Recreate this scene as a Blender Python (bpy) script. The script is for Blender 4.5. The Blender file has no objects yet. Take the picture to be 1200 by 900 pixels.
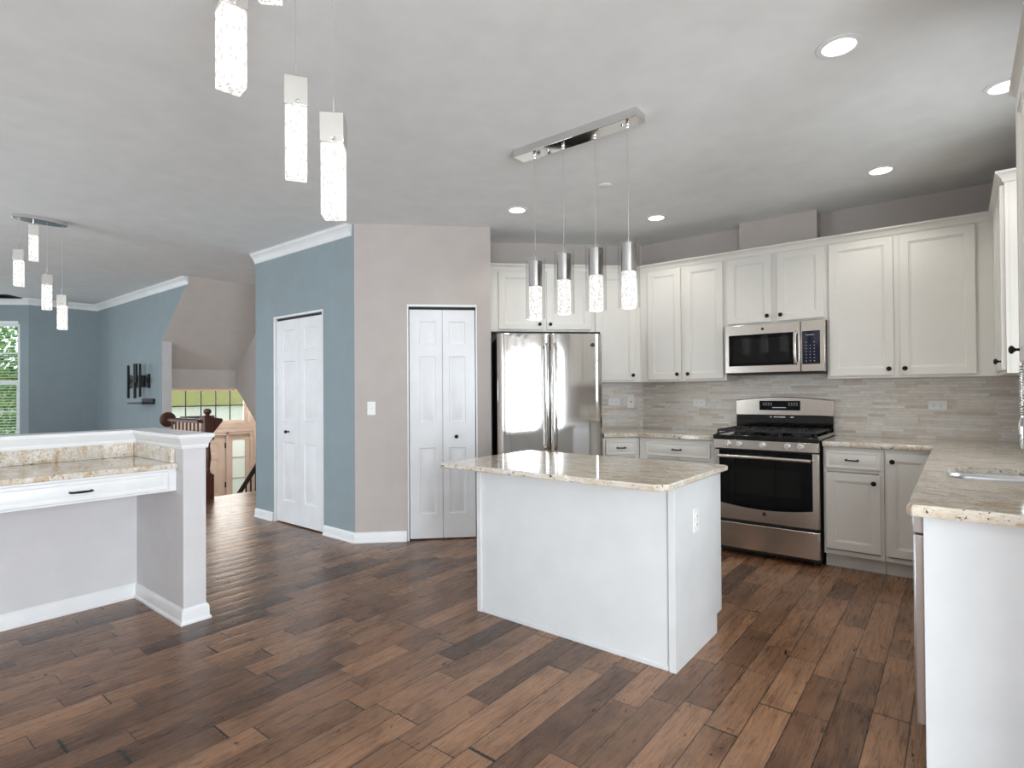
import bpy, bmesh, math, random
from mathutils import Vector, Matrix
random.seed(7)
R = math.radians
sc = bpy.context.scene
col = sc.collection
PI = math.pi
S2 = 2 ** -.5

# ------------------------------------------------------------------ camera, world, light, exposure
cam = bpy.data.cameras.new('camera')
cam.sensor_width = 36
cam.lens = 656.1131 / 1200 * 36
cam.shift_y = 3.44 / 1200
cam.clip_start = .02
co = bpy.data.objects.new('camera', cam)
col.objects.link(co)
co.location = (0, 0, 1.2834)
co.rotation_euler = (Matrix.Rotation(R(38.5659), 3, 'Z') @ Matrix.Rotation(R(90.5076), 3, 'X') @ Matrix.Rotation(R(-.3878), 3, 'Z')).to_euler()
sc.camera = co
sc.view_settings.view_transform = 'Standard'
sc.view_settings.look = 'None'
sc.view_settings.gamma = 1
sc.view_settings.use_curve_mapping = False
sc.view_settings.exposure = -.10
w = bpy.data.worlds.new('sky')
sc.world = w
w.use_nodes = True
w.node_tree.nodes['Background'].inputs[0].default_value = (.80, .90, 1, 1)
w.node_tree.nodes['Background'].inputs[1].default_value = 2.2


def area(name, loc, direction, sx, sy, power, color=(.87, .945, 1)):
    l = bpy.data.lights.new(name, 'AREA')
    l.shape = 'RECTANGLE'
    l.size, l.size_y, l.energy, l.color = sx, sy, power, color
    o = bpy.data.objects.new(name, l)
    col.objects.link(o)
    o.location = loc
    o.rotation_euler = Vector(direction).to_track_quat('-Z', 'Y').to_euler()
    return o


DAY = 1.0
UP = .35
area('daylight_patio', (-5.5, -3.3, 1.15), (0, 1, UP), 2.1, 2.1, 130 * DAY)
area('daylight_dining', (1.55, -3.3, 1.4), (0, 1, UP), 1.6, 1.7, 125 * DAY)
area('daylight_living', (-8.1, -3.3, 1.4), (0, 1, UP), 2.0, 1.8, 80 * DAY)
area('daylight_breakfast', (3.1, -.7, 1.15), (-1, 0, .08), 1.55, 2.1, 345 * DAY)
area('daylight_sink', (.75, 3.42, 1.75), (-1, 0, UP), .75, 1.2, 16 * DAY)
area('daylight_bay', (-12.35, .55, 1.5), (1, 0, UP), 1.3, 1.8, 80 * DAY)
area('daylight_foyer', (-11.25, 4.9, 1.0), (1, 0, 0), 1.8, .7, 40 * DAY, (1, .95, .86))
fl_ = bpy.data.lights.new('foyer_fill_light', 'POINT')  # unseen point light added to brighten the foyer, has no fitting
fl_.energy, fl_.shadow_soft_size, fl_.color = 80, .12, (1, .95, .88)
fo_ = bpy.data.objects.new('foyer_fill_light', fl_)
col.objects.link(fo_)
fo_.location = (-9.9, 4.7, 2.35)

# ------------------------------------------------------------------ materials


class NT:
    def __init__(s, name):
        s.m = bpy.data.materials.new(name)
        s.m.use_nodes = True
        s.t = s.m.node_tree
        s.b = s.t.nodes['Principled BSDF']
        s.out = s.t.nodes['Material Output']

    def n(s, typ, **kw):
        x = s.t.nodes.new(typ)
        for k, v in kw.items():
            setattr(x, k, v)
        return x

    def l(s, a, b):
        s.t.links.new(a, b)

    def math(s, op, a, b=None, c=None):
        x = s.n('ShaderNodeMath', operation=op)
        for i, v in enumerate((a, b, c)):
            if v is None:
                continue
            if isinstance(v, (int, float)):
                x.inputs[i].default_value = v
            else:
                s.l(v, x.inputs[i])
        return x.outputs[0]

    def ramp(s, fac, stops, interp='LINEAR'):
        x = s.n('ShaderNodeValToRGB')
        x.color_ramp.interpolation = interp
        e = x.color_ramp.elements
        while len(e) < len(stops):
            e.new(.5)
        for i, (p, c) in enumerate(stops):
            e[i].position = p
            e[i].color = (*c, 1) if len(c) == 3 else c
        s.l(fac, x.inputs[0])
        return x.outputs[0]

    def mix(s, fac, a, b, mode='MIX'):
        x = s.n('ShaderNodeMix', data_type='RGBA', blend_type=mode)
        for i, v in ((0, fac), (6, a), (7, b)):
            if isinstance(v, (int, float)):
                x.inputs[i].default_value = v
            elif isinstance(v, tuple):
                x.inputs[i].default_value = (*v, 1) if len(v) == 3 else v
            else:
                s.l(v, x.inputs[i])
        return x.outputs[2]

    def coords(s, kind='Object', scale=(1, 1, 1), rot=(0, 0, 0)):
        c = s.n('ShaderNodeTexCoord')
        m = s.n('ShaderNodeMapping')
        m.inputs['Scale'].default_value = scale
        m.inputs['Rotation'].default_value = rot
        s.l(c.outputs[kind], m.inputs[0])
        return m.outputs[0]

    def noise(s, vec, scale, detail=4, rough=.5, dist=0):
        x = s.n('ShaderNodeTexNoise')
        x.inputs['Scale'].default_value = scale
        x.inputs['Detail'].default_value = detail
        x.inputs['Roughness'].default_value = rough
        x.inputs['Distortion'].default_value = dist
        s.l(vec, x.inputs['Vector'])
        return x.outputs[0]

    def bump(s, h, strength, dist=.002):
        x = s.n('ShaderNodeBump')
        x.inputs['Strength'].default_value = strength
        x.inputs['Distance'].default_value = dist
        s.l(h, x.inputs['Height'])
        s.l(x.outputs[0], s.b.inputs['Normal'])

    def planks(s, u, v, wdt, lng, gapu, gapv, phase=0.):
        """u across the rows, v along them: (random per board, random 2, gap mask, row-local u)"""
        a = s.math('DIVIDE', s.math('SUBTRACT', u, phase), wdt)
        row = s.math('FLOOR', a)
        fu = s.math('FRACT', a)
        wn = s.n('ShaderNodeTexWhiteNoise', noise_dimensions='1D')
        s.l(row, wn.inputs['W'])
        r1 = wn.outputs['Value']
        b = s.math('ADD', s.math('DIVIDE', v, s.math('MULTIPLY_ADD', r1, lng * .55, lng * .72)), s.math('MULTIPLY', r1, 37.7))
        # second scale of joints so that lengths vary within a row
        wig = s.math('MULTIPLY', s.math('SINE', s.math('MULTIPLY_ADD', b, 2.39, s.math('MULTIPLY', row, 1.7))), .2)
        b = s.math('ADD', b, wig)
        cell = s.math('FLOOR', b)
        fv = s.math('FRACT', b)
        cb = s.n('ShaderNodeCombineXYZ')
        s.l(row, cb.inputs[0])
        s.l(cell, cb.inputs[1])
        w2 = s.n('ShaderNodeTexWhiteNoise', noise_dimensions='2D')
        s.l(cb.outputs[0], w2.inputs['Vector'])
        g1 = s.math('LESS_THAN', s.math('SUBTRACT', .5, s.math('ABSOLUTE', s.math('SUBTRACT', fu, .5))), gapu / wdt / 2)
        g2 = s.math('LESS_THAN', s.math('SUBTRACT', .5, s.math('ABSOLUTE', s.math('SUBTRACT', fv, .5))), gapv / lng / 2)
        return w2.outputs['Value'], w2.outputs['Color'], s.math('MAXIMUM', g1, g2), fu


def srgb(r, g, b):
    f = lambda c: (c / 255 / 12.92 if c / 255 <= .04045 else ((c / 255 + .055) / 1.055) ** 2.4)
    return (f(r), f(g), f(b))


def plain(name, c, rough=.5, metal=0, coat=0, spec=.5, mottling=.03, scale=6, bump=0, bscale=300):
    t = NT(name)
    v = t.coords()
    n = t.noise(v, scale, 3)
    lo = tuple(x * (1 - mottling) for x in c)
    hi = tuple(min(1, x * (1 + mottling)) for x in c)
    t.l(t.ramp(n, [(.3, lo), (.7, hi)]), t.b.inputs['Base Color'])
    t.b.inputs['Roughness'].default_value = rough
    t.b.inputs['Metallic'].default_value = metal
    t.b.inputs['Coat Weight'].default_value = coat
    t.b.inputs['Specular IOR Level'].default_value = spec
    if bump:
        t.bump(t.noise(v, bscale, 2), bump, .001)
    return t.m


def emitter(name, c, strength, base=(.9, .9, .9)):
    t = NT(name)
    t.b.inputs['Base Color'].default_value = (*base, 1)
    t.b.inputs['Emission Color'].default_value = (*c, 1)
    t.b.inputs['Emission Strength'].default_value = strength
    return t.m


M = {}
M['trim'] = plain('white_trim_paint', srgb(238, 239, 240), .35)
M['island'] = plain('white_panel_paint', srgb(223, 225, 226), .4)
M['door'] = plain('white_door_paint', srgb(233, 234, 236), .4)
M['ceiling'] = plain('ceiling_paint', srgb(234, 236, 236), .9, bump=.06, bscale=120, spec=.2)
M['taupe'] = plain('taupe_wall_paint', srgb(191, 183, 178), .75, bump=.05, bscale=200, spec=.25)
M['blue'] = plain('blue_wall_paint', srgb(146, 159, 164), .7, bump=.05, bscale=200, spec=.25)
M['grey'] = plain('grey_wall_paint', srgb(215, 213, 214), .7, bump=.05, bscale=200, spec=.25)
M['greige'] = plain('stair_wall_paint', srgb(216, 210, 205), .75, bump=.05, bscale=200, spec=.25)
M['foyer'] = plain('foyer_wall_paint', srgb(222, 205, 192), .7, spec=.25)
M['cab'] = plain('cream_cabinet_paint', srgb(228, 225, 218), .38, mottling=.015)
M['bronze'] = plain('dark_bronze_metal', (.02, .017, .015), .3, .8)
M['black'] = plain('black_gloss_enamel', (.006, .006, .007), .08, coat=.5)
M['glassblack'] = plain('black_oven_glass', (.003, .003, .004), .02, spec=.28)
M['iron'] = plain('cast_iron', (.012, .012, .013), .45)
M['dark'] = plain('dark_grey_metal', (.03, .03, .032), .45, .3)
M['matteblack'] = plain('matte_black', (.012, .012, .012), .6)
M['nickel'] = plain('brushed_nickel', (.72, .70, .66), .28, 1)
M['chrome'] = plain('polished_chrome', (.74, .73, .72), .05, 1)
M['plate'] = plain('white_plastic', srgb(240, 240, 238), .35)
M['slot'] = plain('dark_slot', (.03, .03, .03), .6)
M['blind'] = plain('white_blind_slat', srgb(235, 240, 240), .5)
M['cherry'] = None
M['recess'] = emitter('recessed_lamp_glow', (1, .96, .9), 6)
M['olive'] = plain('olive_painted_siding', srgb(168, 164, 104), .7)
M['whitehouse'] = plain('white_siding', srgb(240, 235, 225), .7)
M['grass'] = plain('lawn', srgb(110, 140, 60), .9, mottling=.3, scale=30)
M['bark'] = plain('bark', srgb(90, 72, 56), .9, mottling=.2, scale=20)
M['display'] = emitter('display_marks', (.75, .85, 1), .55, (.3, .3, .3))
M['knobmetal'] = plain('bright_satin_metal', (.80, .79, .77), .3, .55)


def stainless(name, c, rough, axis, amount=.12):
    t = NT(name)
    s = [1, 1, 1]
    v = t.coords(scale=tuple(2 if i == axis else 400 for i in range(3)))
    n = t.noise(v, 1, 2)
    t.l(t.ramp(n, [(.2, tuple(x * .94 for x in c)), (.8, c)]), t.b.inputs['Base Color'])
    t.b.inputs['Metallic'].default_value = 1
    r = t.n('ShaderNodeMapRange')
    t.l(n, r.inputs[0])
    r.inputs[3].default_value = rough * (1 - amount)
    r.inputs[4].default_value = rough * (1 + amount)
    t.l(r.outputs[0], t.b.inputs['Roughness'])
    return t.m


M['steel'] = stainless('stainless_steel', (.74, .69, .63), .24, 0)
M['fridge'] = stainless('fridge_stainless_steel', (.80, .79, .77), .07, 2)
M['sinksteel'] = stainless('sink_steel', (.62, .63, .64), .3, 0)
M['dwsteel'] = stainless('dishwasher_steel', (.7, .7, .7), .3, 2)


def m_floor():
    t = NT('hand_scraped_hardwood')
    c = t.n('ShaderNodeTexCoord')
    sp = t.n('ShaderNodeSeparateXYZ')
    t.l(c.outputs['Object'], sp.inputs[0])
    rnd, rcol, gap, fu = t.planks(sp.outputs[0], sp.outputs[1], .124, .62, .0036, .006, -.405)
    off = t.n('ShaderNodeVectorMath', operation='MULTIPLY_ADD')
    t.l(rcol, off.inputs[0])
    off.inputs[1].default_value = (9, 9, 9)
    t.l(c.outputs['Object'], off.inputs[2])
    def mp(sx_, sy_, loc=0.):
        q = t.n('ShaderNodeMapping')
        q.inputs['Scale'].default_value = (sx_, sy_, 1)
        q.inputs['Location'].default_value = (loc, loc, 0)
        t.l(off.outputs[0], q.inputs[0])
        return q.outputs[0]
    grain = t.noise(mp(34, 2.0), 2.2, 9, .68, .8)
    blot = t.noise(mp(5, 2.4, 3.3), 1.5, 6, .62, .8)
    fine = t.noise(mp(110, 6), 2, 5, .75)
    knot = t.noise(mp(8, 4.5, 7.7), 1.9, 5, .64, 2.0)
    fig = t.noise(mp(5.5, 1.3, 1.9), 1.5, 3, .5, .6)
    base = t.ramp(rnd, [(0, srgb(84, 59, 43)), (.14, srgb(118, 86, 63)), (.5, srgb(144, 107, 79)), (.85, srgb(162, 122, 92)), (1, srgb(106, 76, 57))])
    k1 = t.ramp(grain, [(.30, (.55, .51, .48)), (.48, (.95, .94, .94)), (.75, (1.16, 1.14, 1.11))])
    k2 = t.ramp(blot, [(.22, (.40, .36, .34)), (.38, (.70, .67, .65)), (.52, (1.02, 1.02, 1.02)), (.8, (1.18, 1.15, 1.11))])
    k3 = t.ramp(fine, [(.3, (.84, .83, .82)), (.6, (1.05, 1.05, 1.05))])
    k4 = t.ramp(knot, [(.31, (.12, .085, .07)), (.34, (.55, .50, .47)), (.385, (1, 1, 1))])
    ringw = t.math('ABSOLUTE', t.math('SINE', t.math('MULTIPLY', fig, 75)))
    k5 = t.ramp(ringw, [(0, (.62, .58, .55)), (.22, (.96, .95, .95)), (1, (1.03, 1.03, 1.03))])
    x = t.mix(1, base, k1, 'MULTIPLY')
    x = t.mix(1, x, k2, 'MULTIPLY')
    x = t.mix(1, x, k3, 'MULTIPLY')
    x = t.mix(1, x, k4, 'MULTIPLY')
    x = t.mix(.8, x, k5, 'MULTIPLY')
    x = t.mix(gap, x, (.010, .007, .005))
    t.l(x, t.b.inputs['Base Color'])
    rr = t.n('ShaderNodeMapRange')
    t.l(grain, rr.inputs[0])
    rr.inputs[3].default_value = .20
    rr.inputs[4].default_value = .36
    t.l(rr.outputs[0], t.b.inputs['Roughness'])
    t.b.inputs['Specular IOR Level'].default_value = .5
    sc_ = t.math('MULTIPLY', t.math('POWER', t.math('ABSOLUTE', t.math('SUBTRACT', fu, .5)), 3), -6)
    h = t.math('ADD', t.math('MULTIPLY', grain, .35), t.math('MULTIPLY', blot, .6))
    h = t.math('ADD', h, sc_)
    h = t.math('ADD', h, t.math('MULTIPLY', rnd, .3))
    h = t.math('SUBTRACT', h, t.math('MULTIPLY', gap, 1.0))
    t.bump(h, .35, .004)
    return t.m


def m_granite():
    t = NT('cream_granite')
    v = t.coords(rot=(0, 0, .5))
    vs = t.coords(scale=(1.2, 3.4, 2.2), rot=(0, 0, .5))
    big = t.noise(vs, 3.2, 6, .62, 1.2)
    mid = t.noise(vs, 13, 6, .66, .8)
    sp = t.noise(vs, 30, 4, .62, .5)
    sp2 = t.noise(v, 60, 3, .6, .3)
    fine = t.noise(v, 170, 3, .7)
    x = t.ramp(big, [(.28, srgb(206, 202, 196)), (.42, srgb(222, 216, 206)), (.54, srgb(212, 198, 178)), (.66, srgb(193, 169, 138)), (.78, srgb(168, 135, 100))])
    x = t.mix(t.ramp(mid, [(.54, (0, 0, 0)), (.64, (.9, .9, .9))]), x, srgb(236, 234, 229))
    x = t.mix(t.ramp(mid, [(.30, (.9, .9, .9)), (.43, (0, 0, 0))]), x, srgb(170, 150, 128))
    x = t.mix(t.ramp(sp, [(.33, (1, 1, 1)), (.39, (0, 0, 0))]), x, srgb(86, 58, 42))
    x = t.mix(t.ramp(sp, [(.64, (0, 0, 0)), (.70, (.9, .9, .9))]), x, srgb(176, 142, 96))
    x = t.mix(t.ramp(sp2, [(.30, (1, 1, 1)), (.35, (0, 0, 0))]), x, srgb(46, 36, 32))
    x = t.mix(t.ramp(fine, [(.58, (0, 0, 0)), (.70, (.6, .6, .6))]), x, srgb(128, 120, 112))
    t.l(x, t.b.inputs['Base Color'])
    t.b.inputs['Roughness'].default_value = .07
    t.b.inputs['Specular IOR Level'].default_value = .6
    return t.m


def m_tile(name):
    t = NT(name)
    c = t.n('ShaderNodeTexCoord')
    sp = t.n('ShaderNodeSeparateXYZ')
    t.l(c.outputs['Object'], sp.inputs[0])
    rnd, rcol, gap, fu = t.planks(sp.outputs[2], sp.outputs[0], .0225, .15, .0022, .0026, .914)
    x = t.ramp(rnd, [(0, srgb(212, 203, 190)), (.2, srgb(232, 228, 221)), (.45, srgb(222, 217, 210)), (.6, srgb(238, 235, 230)), (.8, srgb(224, 212, 197)), (.92, srgb(205, 194, 181)), (1, srgb(231, 226, 218))])
    n = t.noise(t.coords(scale=(1, 1, 3)), 26, 4, .6)
    x = t.mix(1, x, t.ramp(n, [(.3, (.9, .89, .87)), (.7, (1.05, 1.05, 1.05))]), 'MULTIPLY')
    x = t.mix(gap, x, srgb(204, 198, 190))
    t.l(x, t.b.inputs['Base Color'])
    t.b.inputs['Roughness'].default_value = .35
    t.bump(t.math('SUBTRACT', 1, gap), .4, .0015)
    return t.m


def m_wood(name, a, b):
    t = NT(name)
    v = t.coords(scale=(18, 18, 2))
    n = t.noise(v, 2, 6, .6, 1)
    t.l(t.ramp(n, [(.3, a), (.7, b)]), t.b.inputs['Base Color'])
    t.b.inputs['Roughness'].default_value = .4
    t.b.inputs['Coat Weight'].default_value = .1
    return t.m


def m_glass(name, gloss=.12, tint=(.99, .99, .99)):
    t = NT(name)
    tr = t.n('ShaderNodeBsdfTransparent')
    tr.inputs[0].default_value = (*tint, 1)
    gl = t.n('ShaderNodeBsdfGlossy')
    gl.inputs['Roughness'].default_value = .02
    lw = t.n('ShaderNodeLayerWeight')
    lw.inputs[0].default_value = .25
    mx = t.n('ShaderNodeMixShader')
    k = t.math('MULTIPLY_ADD', t.math('POWER', lw.outputs[1], 2), .7, gloss * .35)
    t.l(k, mx.inputs[0])
    t.l(tr.outputs[0], mx.inputs[1])
    t.l(gl.outputs[0], mx.inputs[2])
    t.l(mx.outputs[0], t.out.inputs['Surface'])
    return t.m


def m_crystal(name, strength):
    t = NT(name)
    v = t.coords(scale=(1, 1, .5))
    vo = t.n('ShaderNodeTexVoronoi')
    vo.inputs['Scale'].default_value = 95
    t.l(v, vo.inputs['Vector'])
    x = t.ramp(vo.outputs['Distance'], [(.20, (.42, .41, .39)), (.63, (1, .98, .94))])
    t.l(x, t.b.inputs['Emission Color'])
    t.b.inputs['Emission Strength'].default_value = strength
    t.b.inputs['Base Color'].default_value = (.25, .25, .25, 1)
    t.b.inputs['Roughness'].default_value = .08
    t.bump(vo.outputs['Distance'], .5, .002)
    return t.m


def m_frosted():
    t = NT('frosted_white_glass')
    a = t.n('ShaderNodeBsdfTranslucent')
    a.inputs[0].default_value = (.92, .92, .9, 1)
    d = t.n('ShaderNodeBsdfDiffuse')
    d.inputs[0].default_value = (.85, .85, .83, 1)
    mx = t.n('ShaderNodeMixShader')
    t.l(a.outputs[0], mx.inputs[1])
    t.l(d.outputs[0], mx.inputs[2])
    mx.inputs[0].default_value = .25
    t.l(mx.outputs[0], t.out.inputs['Surface'])
    return t.m


def m_leaf():
    t = NT('tree_leaves')
    v = t.coords()
    n = t.noise(v, 4, 3)
    t.l(t.ramp(n, [(.3, srgb(70, 110, 40)), (.55, srgb(120, 165, 70)), (.75, srgb(175, 205, 120))]), t.b.inputs['Base Color'])
    t.b.inputs['Roughness'].default_value = .5
    return t.m


M['floor'] = m_floor()
M['granite'] = m_granite()
M['tile'] = m_tile('linear_mosaic_tile')
M['cherry'] = m_wood('dark_cherry_wood', (.045, .014, .008), (.12, .035, .018))
M['glass'] = m_glass('clear_glass', .10)
M['shade'] = m_glass('clear_glass_shade', .18)
M['crystal'] = m_crystal('lit_bubble_crystal', 1.12)
M['leaf'] = m_leaf()
M['frosted'] = m_frosted()
M['stepwood'] = m_wood('stair_tread_wood', srgb(96, 62, 44), srgb(130, 92, 66))

# ------------------------------------------------------------------ mesh helpers


class MB:
    def __init__(s):
        s.v, s.f = [], []

    def add(s, vs, fs):
        k = len(s.v)
        s.v += [tuple(x) for x in vs]
        s.f += [tuple(i + k for i in f) for f in fs]
        return s

    def box(s, x0, x1, y0, y1, z0, z1):
        x0, x1 = min(x0, x1), max(x0, x1)
        y0, y1 = min(y0, y1), max(y0, y1)
        z0, z1 = min(z0, z1), max(z0, z1)
        return s.add([(x0, y0, z0), (x1, y0, z0), (x1, y1, z0), (x0, y1, z0), (x0, y0, z1), (x1, y0, z1), (x1, y1, z1), (x0, y1, z1)],
                     [(3, 2, 1, 0), (4, 5, 6, 7), (0, 1, 5, 4), (1, 2, 6, 5), (2, 3, 7, 6), (3, 0, 4, 7)])

    def prism(s, poly, z0, z1):
        n = len(poly)
        a = sum(poly[i][0] * poly[(i + 1) % n][1] - poly[(i + 1) % n][0] * poly[i][1] for i in range(n))
        if a < 0:
            poly = poly[::-1]
        return s.add([(*p, z0) for p in poly] + [(*p, z1) for p in poly],
                     [tuple(range(n - 1, -1, -1)), tuple(range(n, 2 * n))] + [(i, (i + 1) % n, n + (i + 1) % n, n + i) for i in range(n)])

    def prism_y(s, poly, y0, y1):
        """poly in (x, z), extruded along y"""
        n = len(poly)
        a = sum(poly[i][0] * poly[(i + 1) % n][1] - poly[(i + 1) % n][0] * poly[i][1] for i in range(n))
        if a < 0:
            poly = poly[::-1]
        return s.add([(p[0], y0, p[1]) for p in poly] + [(p[0], y1, p[1]) for p in poly],
                     [tuple(range(n)), tuple(range(2 * n - 1, n - 1, -1))] + [(i, n + i, n + (i + 1) % n, (i + 1) % n) for i in range(n)])

    def prism_x(s, poly, x0, x1):
        n = len(poly)
        return s.add([(x0, p[0], p[1]) for p in poly] + [(x1, p[0], p[1]) for p in poly],
                     [tuple(range(n)), tuple(range(2 * n - 1, n - 1, -1))] + [(i, n + i, n + (i + 1) % n, (i + 1) % n) for i in range(n)])

    def tube(s, pts, r, n=10, caps=True):
        pts = [Vector(p) for p in pts]
        rs = r if isinstance(r, (list, tuple)) else [r] * len(pts)
        rings = []
        up = None
        for i, p in enumerate(pts):
            d = (pts[min(i + 1, len(pts) - 1)] - pts[max(i - 1, 0)]).normalized()
            if up is None:
                up = Vector((0, 0, 1)) if abs(d.z) < .9 else Vector((1, 0, 0))
            a = d.cross(up).normalized()
            b = a.cross(d).normalized()
            up = b
            rings.append([p + (a * math.cos(2 * PI * k / n) + b * math.sin(2 * PI * k / n)) * rs[i] for k in range(n)])
        vs = [v for rg in rings for v in rg]
        fs = []
        for i in range(len(pts) - 1):
            for k in range(n):
                fs.append((i * n + k, i * n + (k + 1) % n, (i + 1) * n + (k + 1) % n, (i + 1) * n + k))
        if caps:
            fs.append(tuple(range(n - 1, -1, -1)))
            m = (len(pts) - 1) * n
            fs.append(tuple(range(m, m + n)))
        return s.add(vs, fs)

    def lathe(s, prof, c=(0, 0, 0), n=24, axis='z'):
        """prof: (radius, along) pairs from one end to the other"""
        vs = []
        for r, z in prof:
            for k in range(n):
                a = 2 * PI * k / n
                p = (max(r, 1e-5) * math.cos(a), max(r, 1e-5) * math.sin(a), z)
                if axis == 'y':
                    p = (p[0], -p[2], p[1])
                elif axis == 'x':
                    p = (p[2], p[0], p[1])
                vs.append((p[0] + c[0], p[1] + c[1], p[2] + c[2]))
        fs = []
        m = len(prof)
        for i in range(m - 1):
            for k in range(n):
                fs.append((i * n + k, i * n + (k + 1) % n, (i + 1) * n + (k + 1) % n, (i + 1) * n + k))
        fs.append(tuple(range(n - 1, -1, -1)))
        fs.append(tuple(range((m - 1) * n, m * n)))
        return s.add(vs, fs)

    def rings(s, x0, x1, z0, z1, y, steps, fill=True):
        """nested rectangles on a face looking to -y; steps (inset, depth)"""
        vs = []
        for i, d in steps:
            vs += [(x0 + i, y + d, z0 + i), (x1 - i, y + d, z0 + i), (x1 - i, y + d, z1 - i), (x0 + i, y + d, z1 - i)]
        fs = []
        for k in range(len(steps) - 1):
            for j in range(4):
                fs.append((4 * k + j, 4 * k + (j + 1) % 4, 4 * k + 4 + (j + 1) % 4, 4 * k + 4 + j))
        if fill:
            m = 4 * (len(steps) - 1)
            fs.append((m, m + 1, m + 2, m + 3))
        return s.add(vs, fs)

    def slab_door(s, x0, x1, z0, z1, y, t, frame=.055, flat=False):
        """cabinet front, face at y (towards -y), thickness t"""
        st = [(0, t), (0, .003), (.003, 0)]
        if flat:
            st += [(.016, 0), (.02, .003), (.024, .003), (.028, .001)]
        else:
            st += [(frame, 0), (frame + .003, .005), (frame + .010, .006), (frame + .014, .010)]
        s.rings(x0, x1, z0, z1, y, st)
        s.add([(x0, y + t, z0), (x1, y + t, z0), (x1, y + t, z1), (x0, y + t, z1)], [(3, 2, 1, 0)])
        return s

    def leaf(s, xs, zs, cells, y, t):
        """panelled door leaf: grid xs by zs, raised panels in cells"""
        for i in range(len(xs) - 1):
            for j in range(len(zs) - 1):
                if (i, j) in cells:
                    s.rings(xs[i], xs[i + 1], zs[j], zs[j + 1], y, [(0, 0), (.006, .008), (.014, .009), (.022, .009), (.040, .002)])
                else:
                    s.add([(xs[i], y, zs[j]), (xs[i + 1], y, zs[j]), (xs[i + 1], y, zs[j + 1]), (xs[i], y, zs[j + 1])], [(0, 1, 2, 3)])
        x0, x1, z0, z1 = xs[0], xs[-1], zs[0], zs[-1]
        s.add([(x0, y, z0), (x1, y, z0), (x1, y, z1), (x0, y, z1), (x0, y + t, z0), (x1, y + t, z0), (x1, y + t, z1), (x0, y + t, z1)],
              [(7, 6, 5, 4), (0, 4, 5, 1), (1, 5, 6, 2), (2, 6, 7, 3), (3, 7, 4, 0)])
        return s

    def sweep(s, path, prof, closed=False):
        """prof (out, z) swept along an xy path; out is to the right of the path"""
        P = [Vector(p) for p in path]
        n = len(P)
        m = len(prof)
        vs = []
        for i, p in enumerate(P):
            ns = []
            if i > 0 or closed:
                d = (P[i] - P[i - 1]).normalized()
                ns.append(Vector((d.y, -d.x)))
            if i < n - 1 or closed:
                d = (P[(i + 1) % n] - P[i]).normalized()
                ns.append(Vector((d.y, -d.x)))
            nn = sum(ns, Vector((0, 0)))
            nn.normalize()
            k = 1 / max(.2, nn.dot(ns[0]))
            for o, z in prof:
                vs.append((p.x + nn.x * o * k, p.y + nn.y * o * k, z))
        fs = []
        for i in range(n if closed else n - 1):
            for j in range(m):
                a, b = i * m + j, i * m + (j + 1) % m
                c, d = ((i + 1) % n) * m + (j + 1) % m, ((i + 1) % n) * m + j
                fs.append((a, b, c, d))
        if not closed:
            fs.append(tuple(range(m - 1, -1, -1)))
            fs.append(tuple(range((n - 1) * m, n * m)))
        return s.add(vs, fs)

    def build(s, name, mat, parent=None, bevel=0, smooth=True, seg=2, fix=True):
        me = bpy.data.meshes.new(name)
        me.from_pydata(s.v, [], s.f)
        if fix:
            bm = bmesh.new()
            bm.from_mesh(me)
            bmesh.ops.remove_doubles(bm, verts=bm.verts, dist=1e-6)
            bmesh.ops.recalc_face_normals(bm, faces=bm.faces)
            bm.to_mesh(me)
            bm.free()
        me.materials.append(M[mat] if isinstance(mat, str) else mat)
        if smooth:
            me.polygons.foreach_set('use_smooth', [True] * len(me.polygons))
            me.set_sharp_from_angle(angle=R(35))
        o = bpy.data.objects.new(name, me)
        col.objects.link(o)
        if parent:
            o.parent = parent
        if bevel:
            b = o.modifiers.new('bevel', 'BEVEL')
            b.width = bevel
            b.segments = seg
            b.limit_method = 'ANGLE'
            b.angle_limit = R(50)
            b.harden_normals = False
        return o


def tag(o, label, cat, group=None, kind=None):
    o['label'] = label
    o['category'] = cat
    if group:
        o['group'] = group
    if kind:
        o['kind'] = kind
    return o


def thing(name, label, cat, loc=(0, 0, 0), rz=0, group=None):
    o = bpy.data.objects.new(name, None)
    o.empty_display_size = .1
    col.objects.link(o)
    o.location = loc
    o.rotation_euler = (0, 0, R(rz))
    return tag(o, label, cat, group)


def struct(o, label, cat):
    return tag(o, label, cat, kind='structure')


def sroot(name, label, cat, loc=(0, 0, 0), rz=0):
    return struct(thing(name, label, cat, loc, rz), label, cat)


# ------------------------------------------------------------------ key dimensions
YW, XW, ZC = 5.2023, .5148, 2.739          # range wall, sink wall, ceiling
YB = 2.914                                 # blue wall plane
PX, PY = -4.05, 2.914                      # outer corner of the pantry
DW = -.503                                 # fridge wall behind the pantry face


def diag(T, out):
    """point on the diagonal walls: T along, out towards the room from the pantry face"""
    return (PX + (T + out) * S2, PY + (T - out) * S2)


FW = diag(0, DW)                           # origin of the fridge wall run
XB, YBAY = -10.93, 2.05

# ------------------------------------------------------------------ shell
# floor: one slab with the stairwell cut out
fl = [(-10.93, -3), (2.8, -3), (2.8, 5.4), (-7.28, 5.4), (-7.28, 3.06), (-10.93, 3.06)]
b = MB().prism(fl, -.2, 0)
b.prism([(-10.93, 2.05), (-10.93, -1.05), (-11.98, -.0), (-11.98, 1.0)], -.2, 0)
struct(b.build('floor', 'floor', smooth=False), 'dark hand scraped hardwood floor boards through the open rooms', 'floor')
b = MB().box(-12.2, 3, -3.2, 6.4, ZC, ZC + .15)
struct(b.build('ceiling', 'ceiling', smooth=False), 'white flat ceiling over kitchen and living room', 'ceiling')


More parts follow.
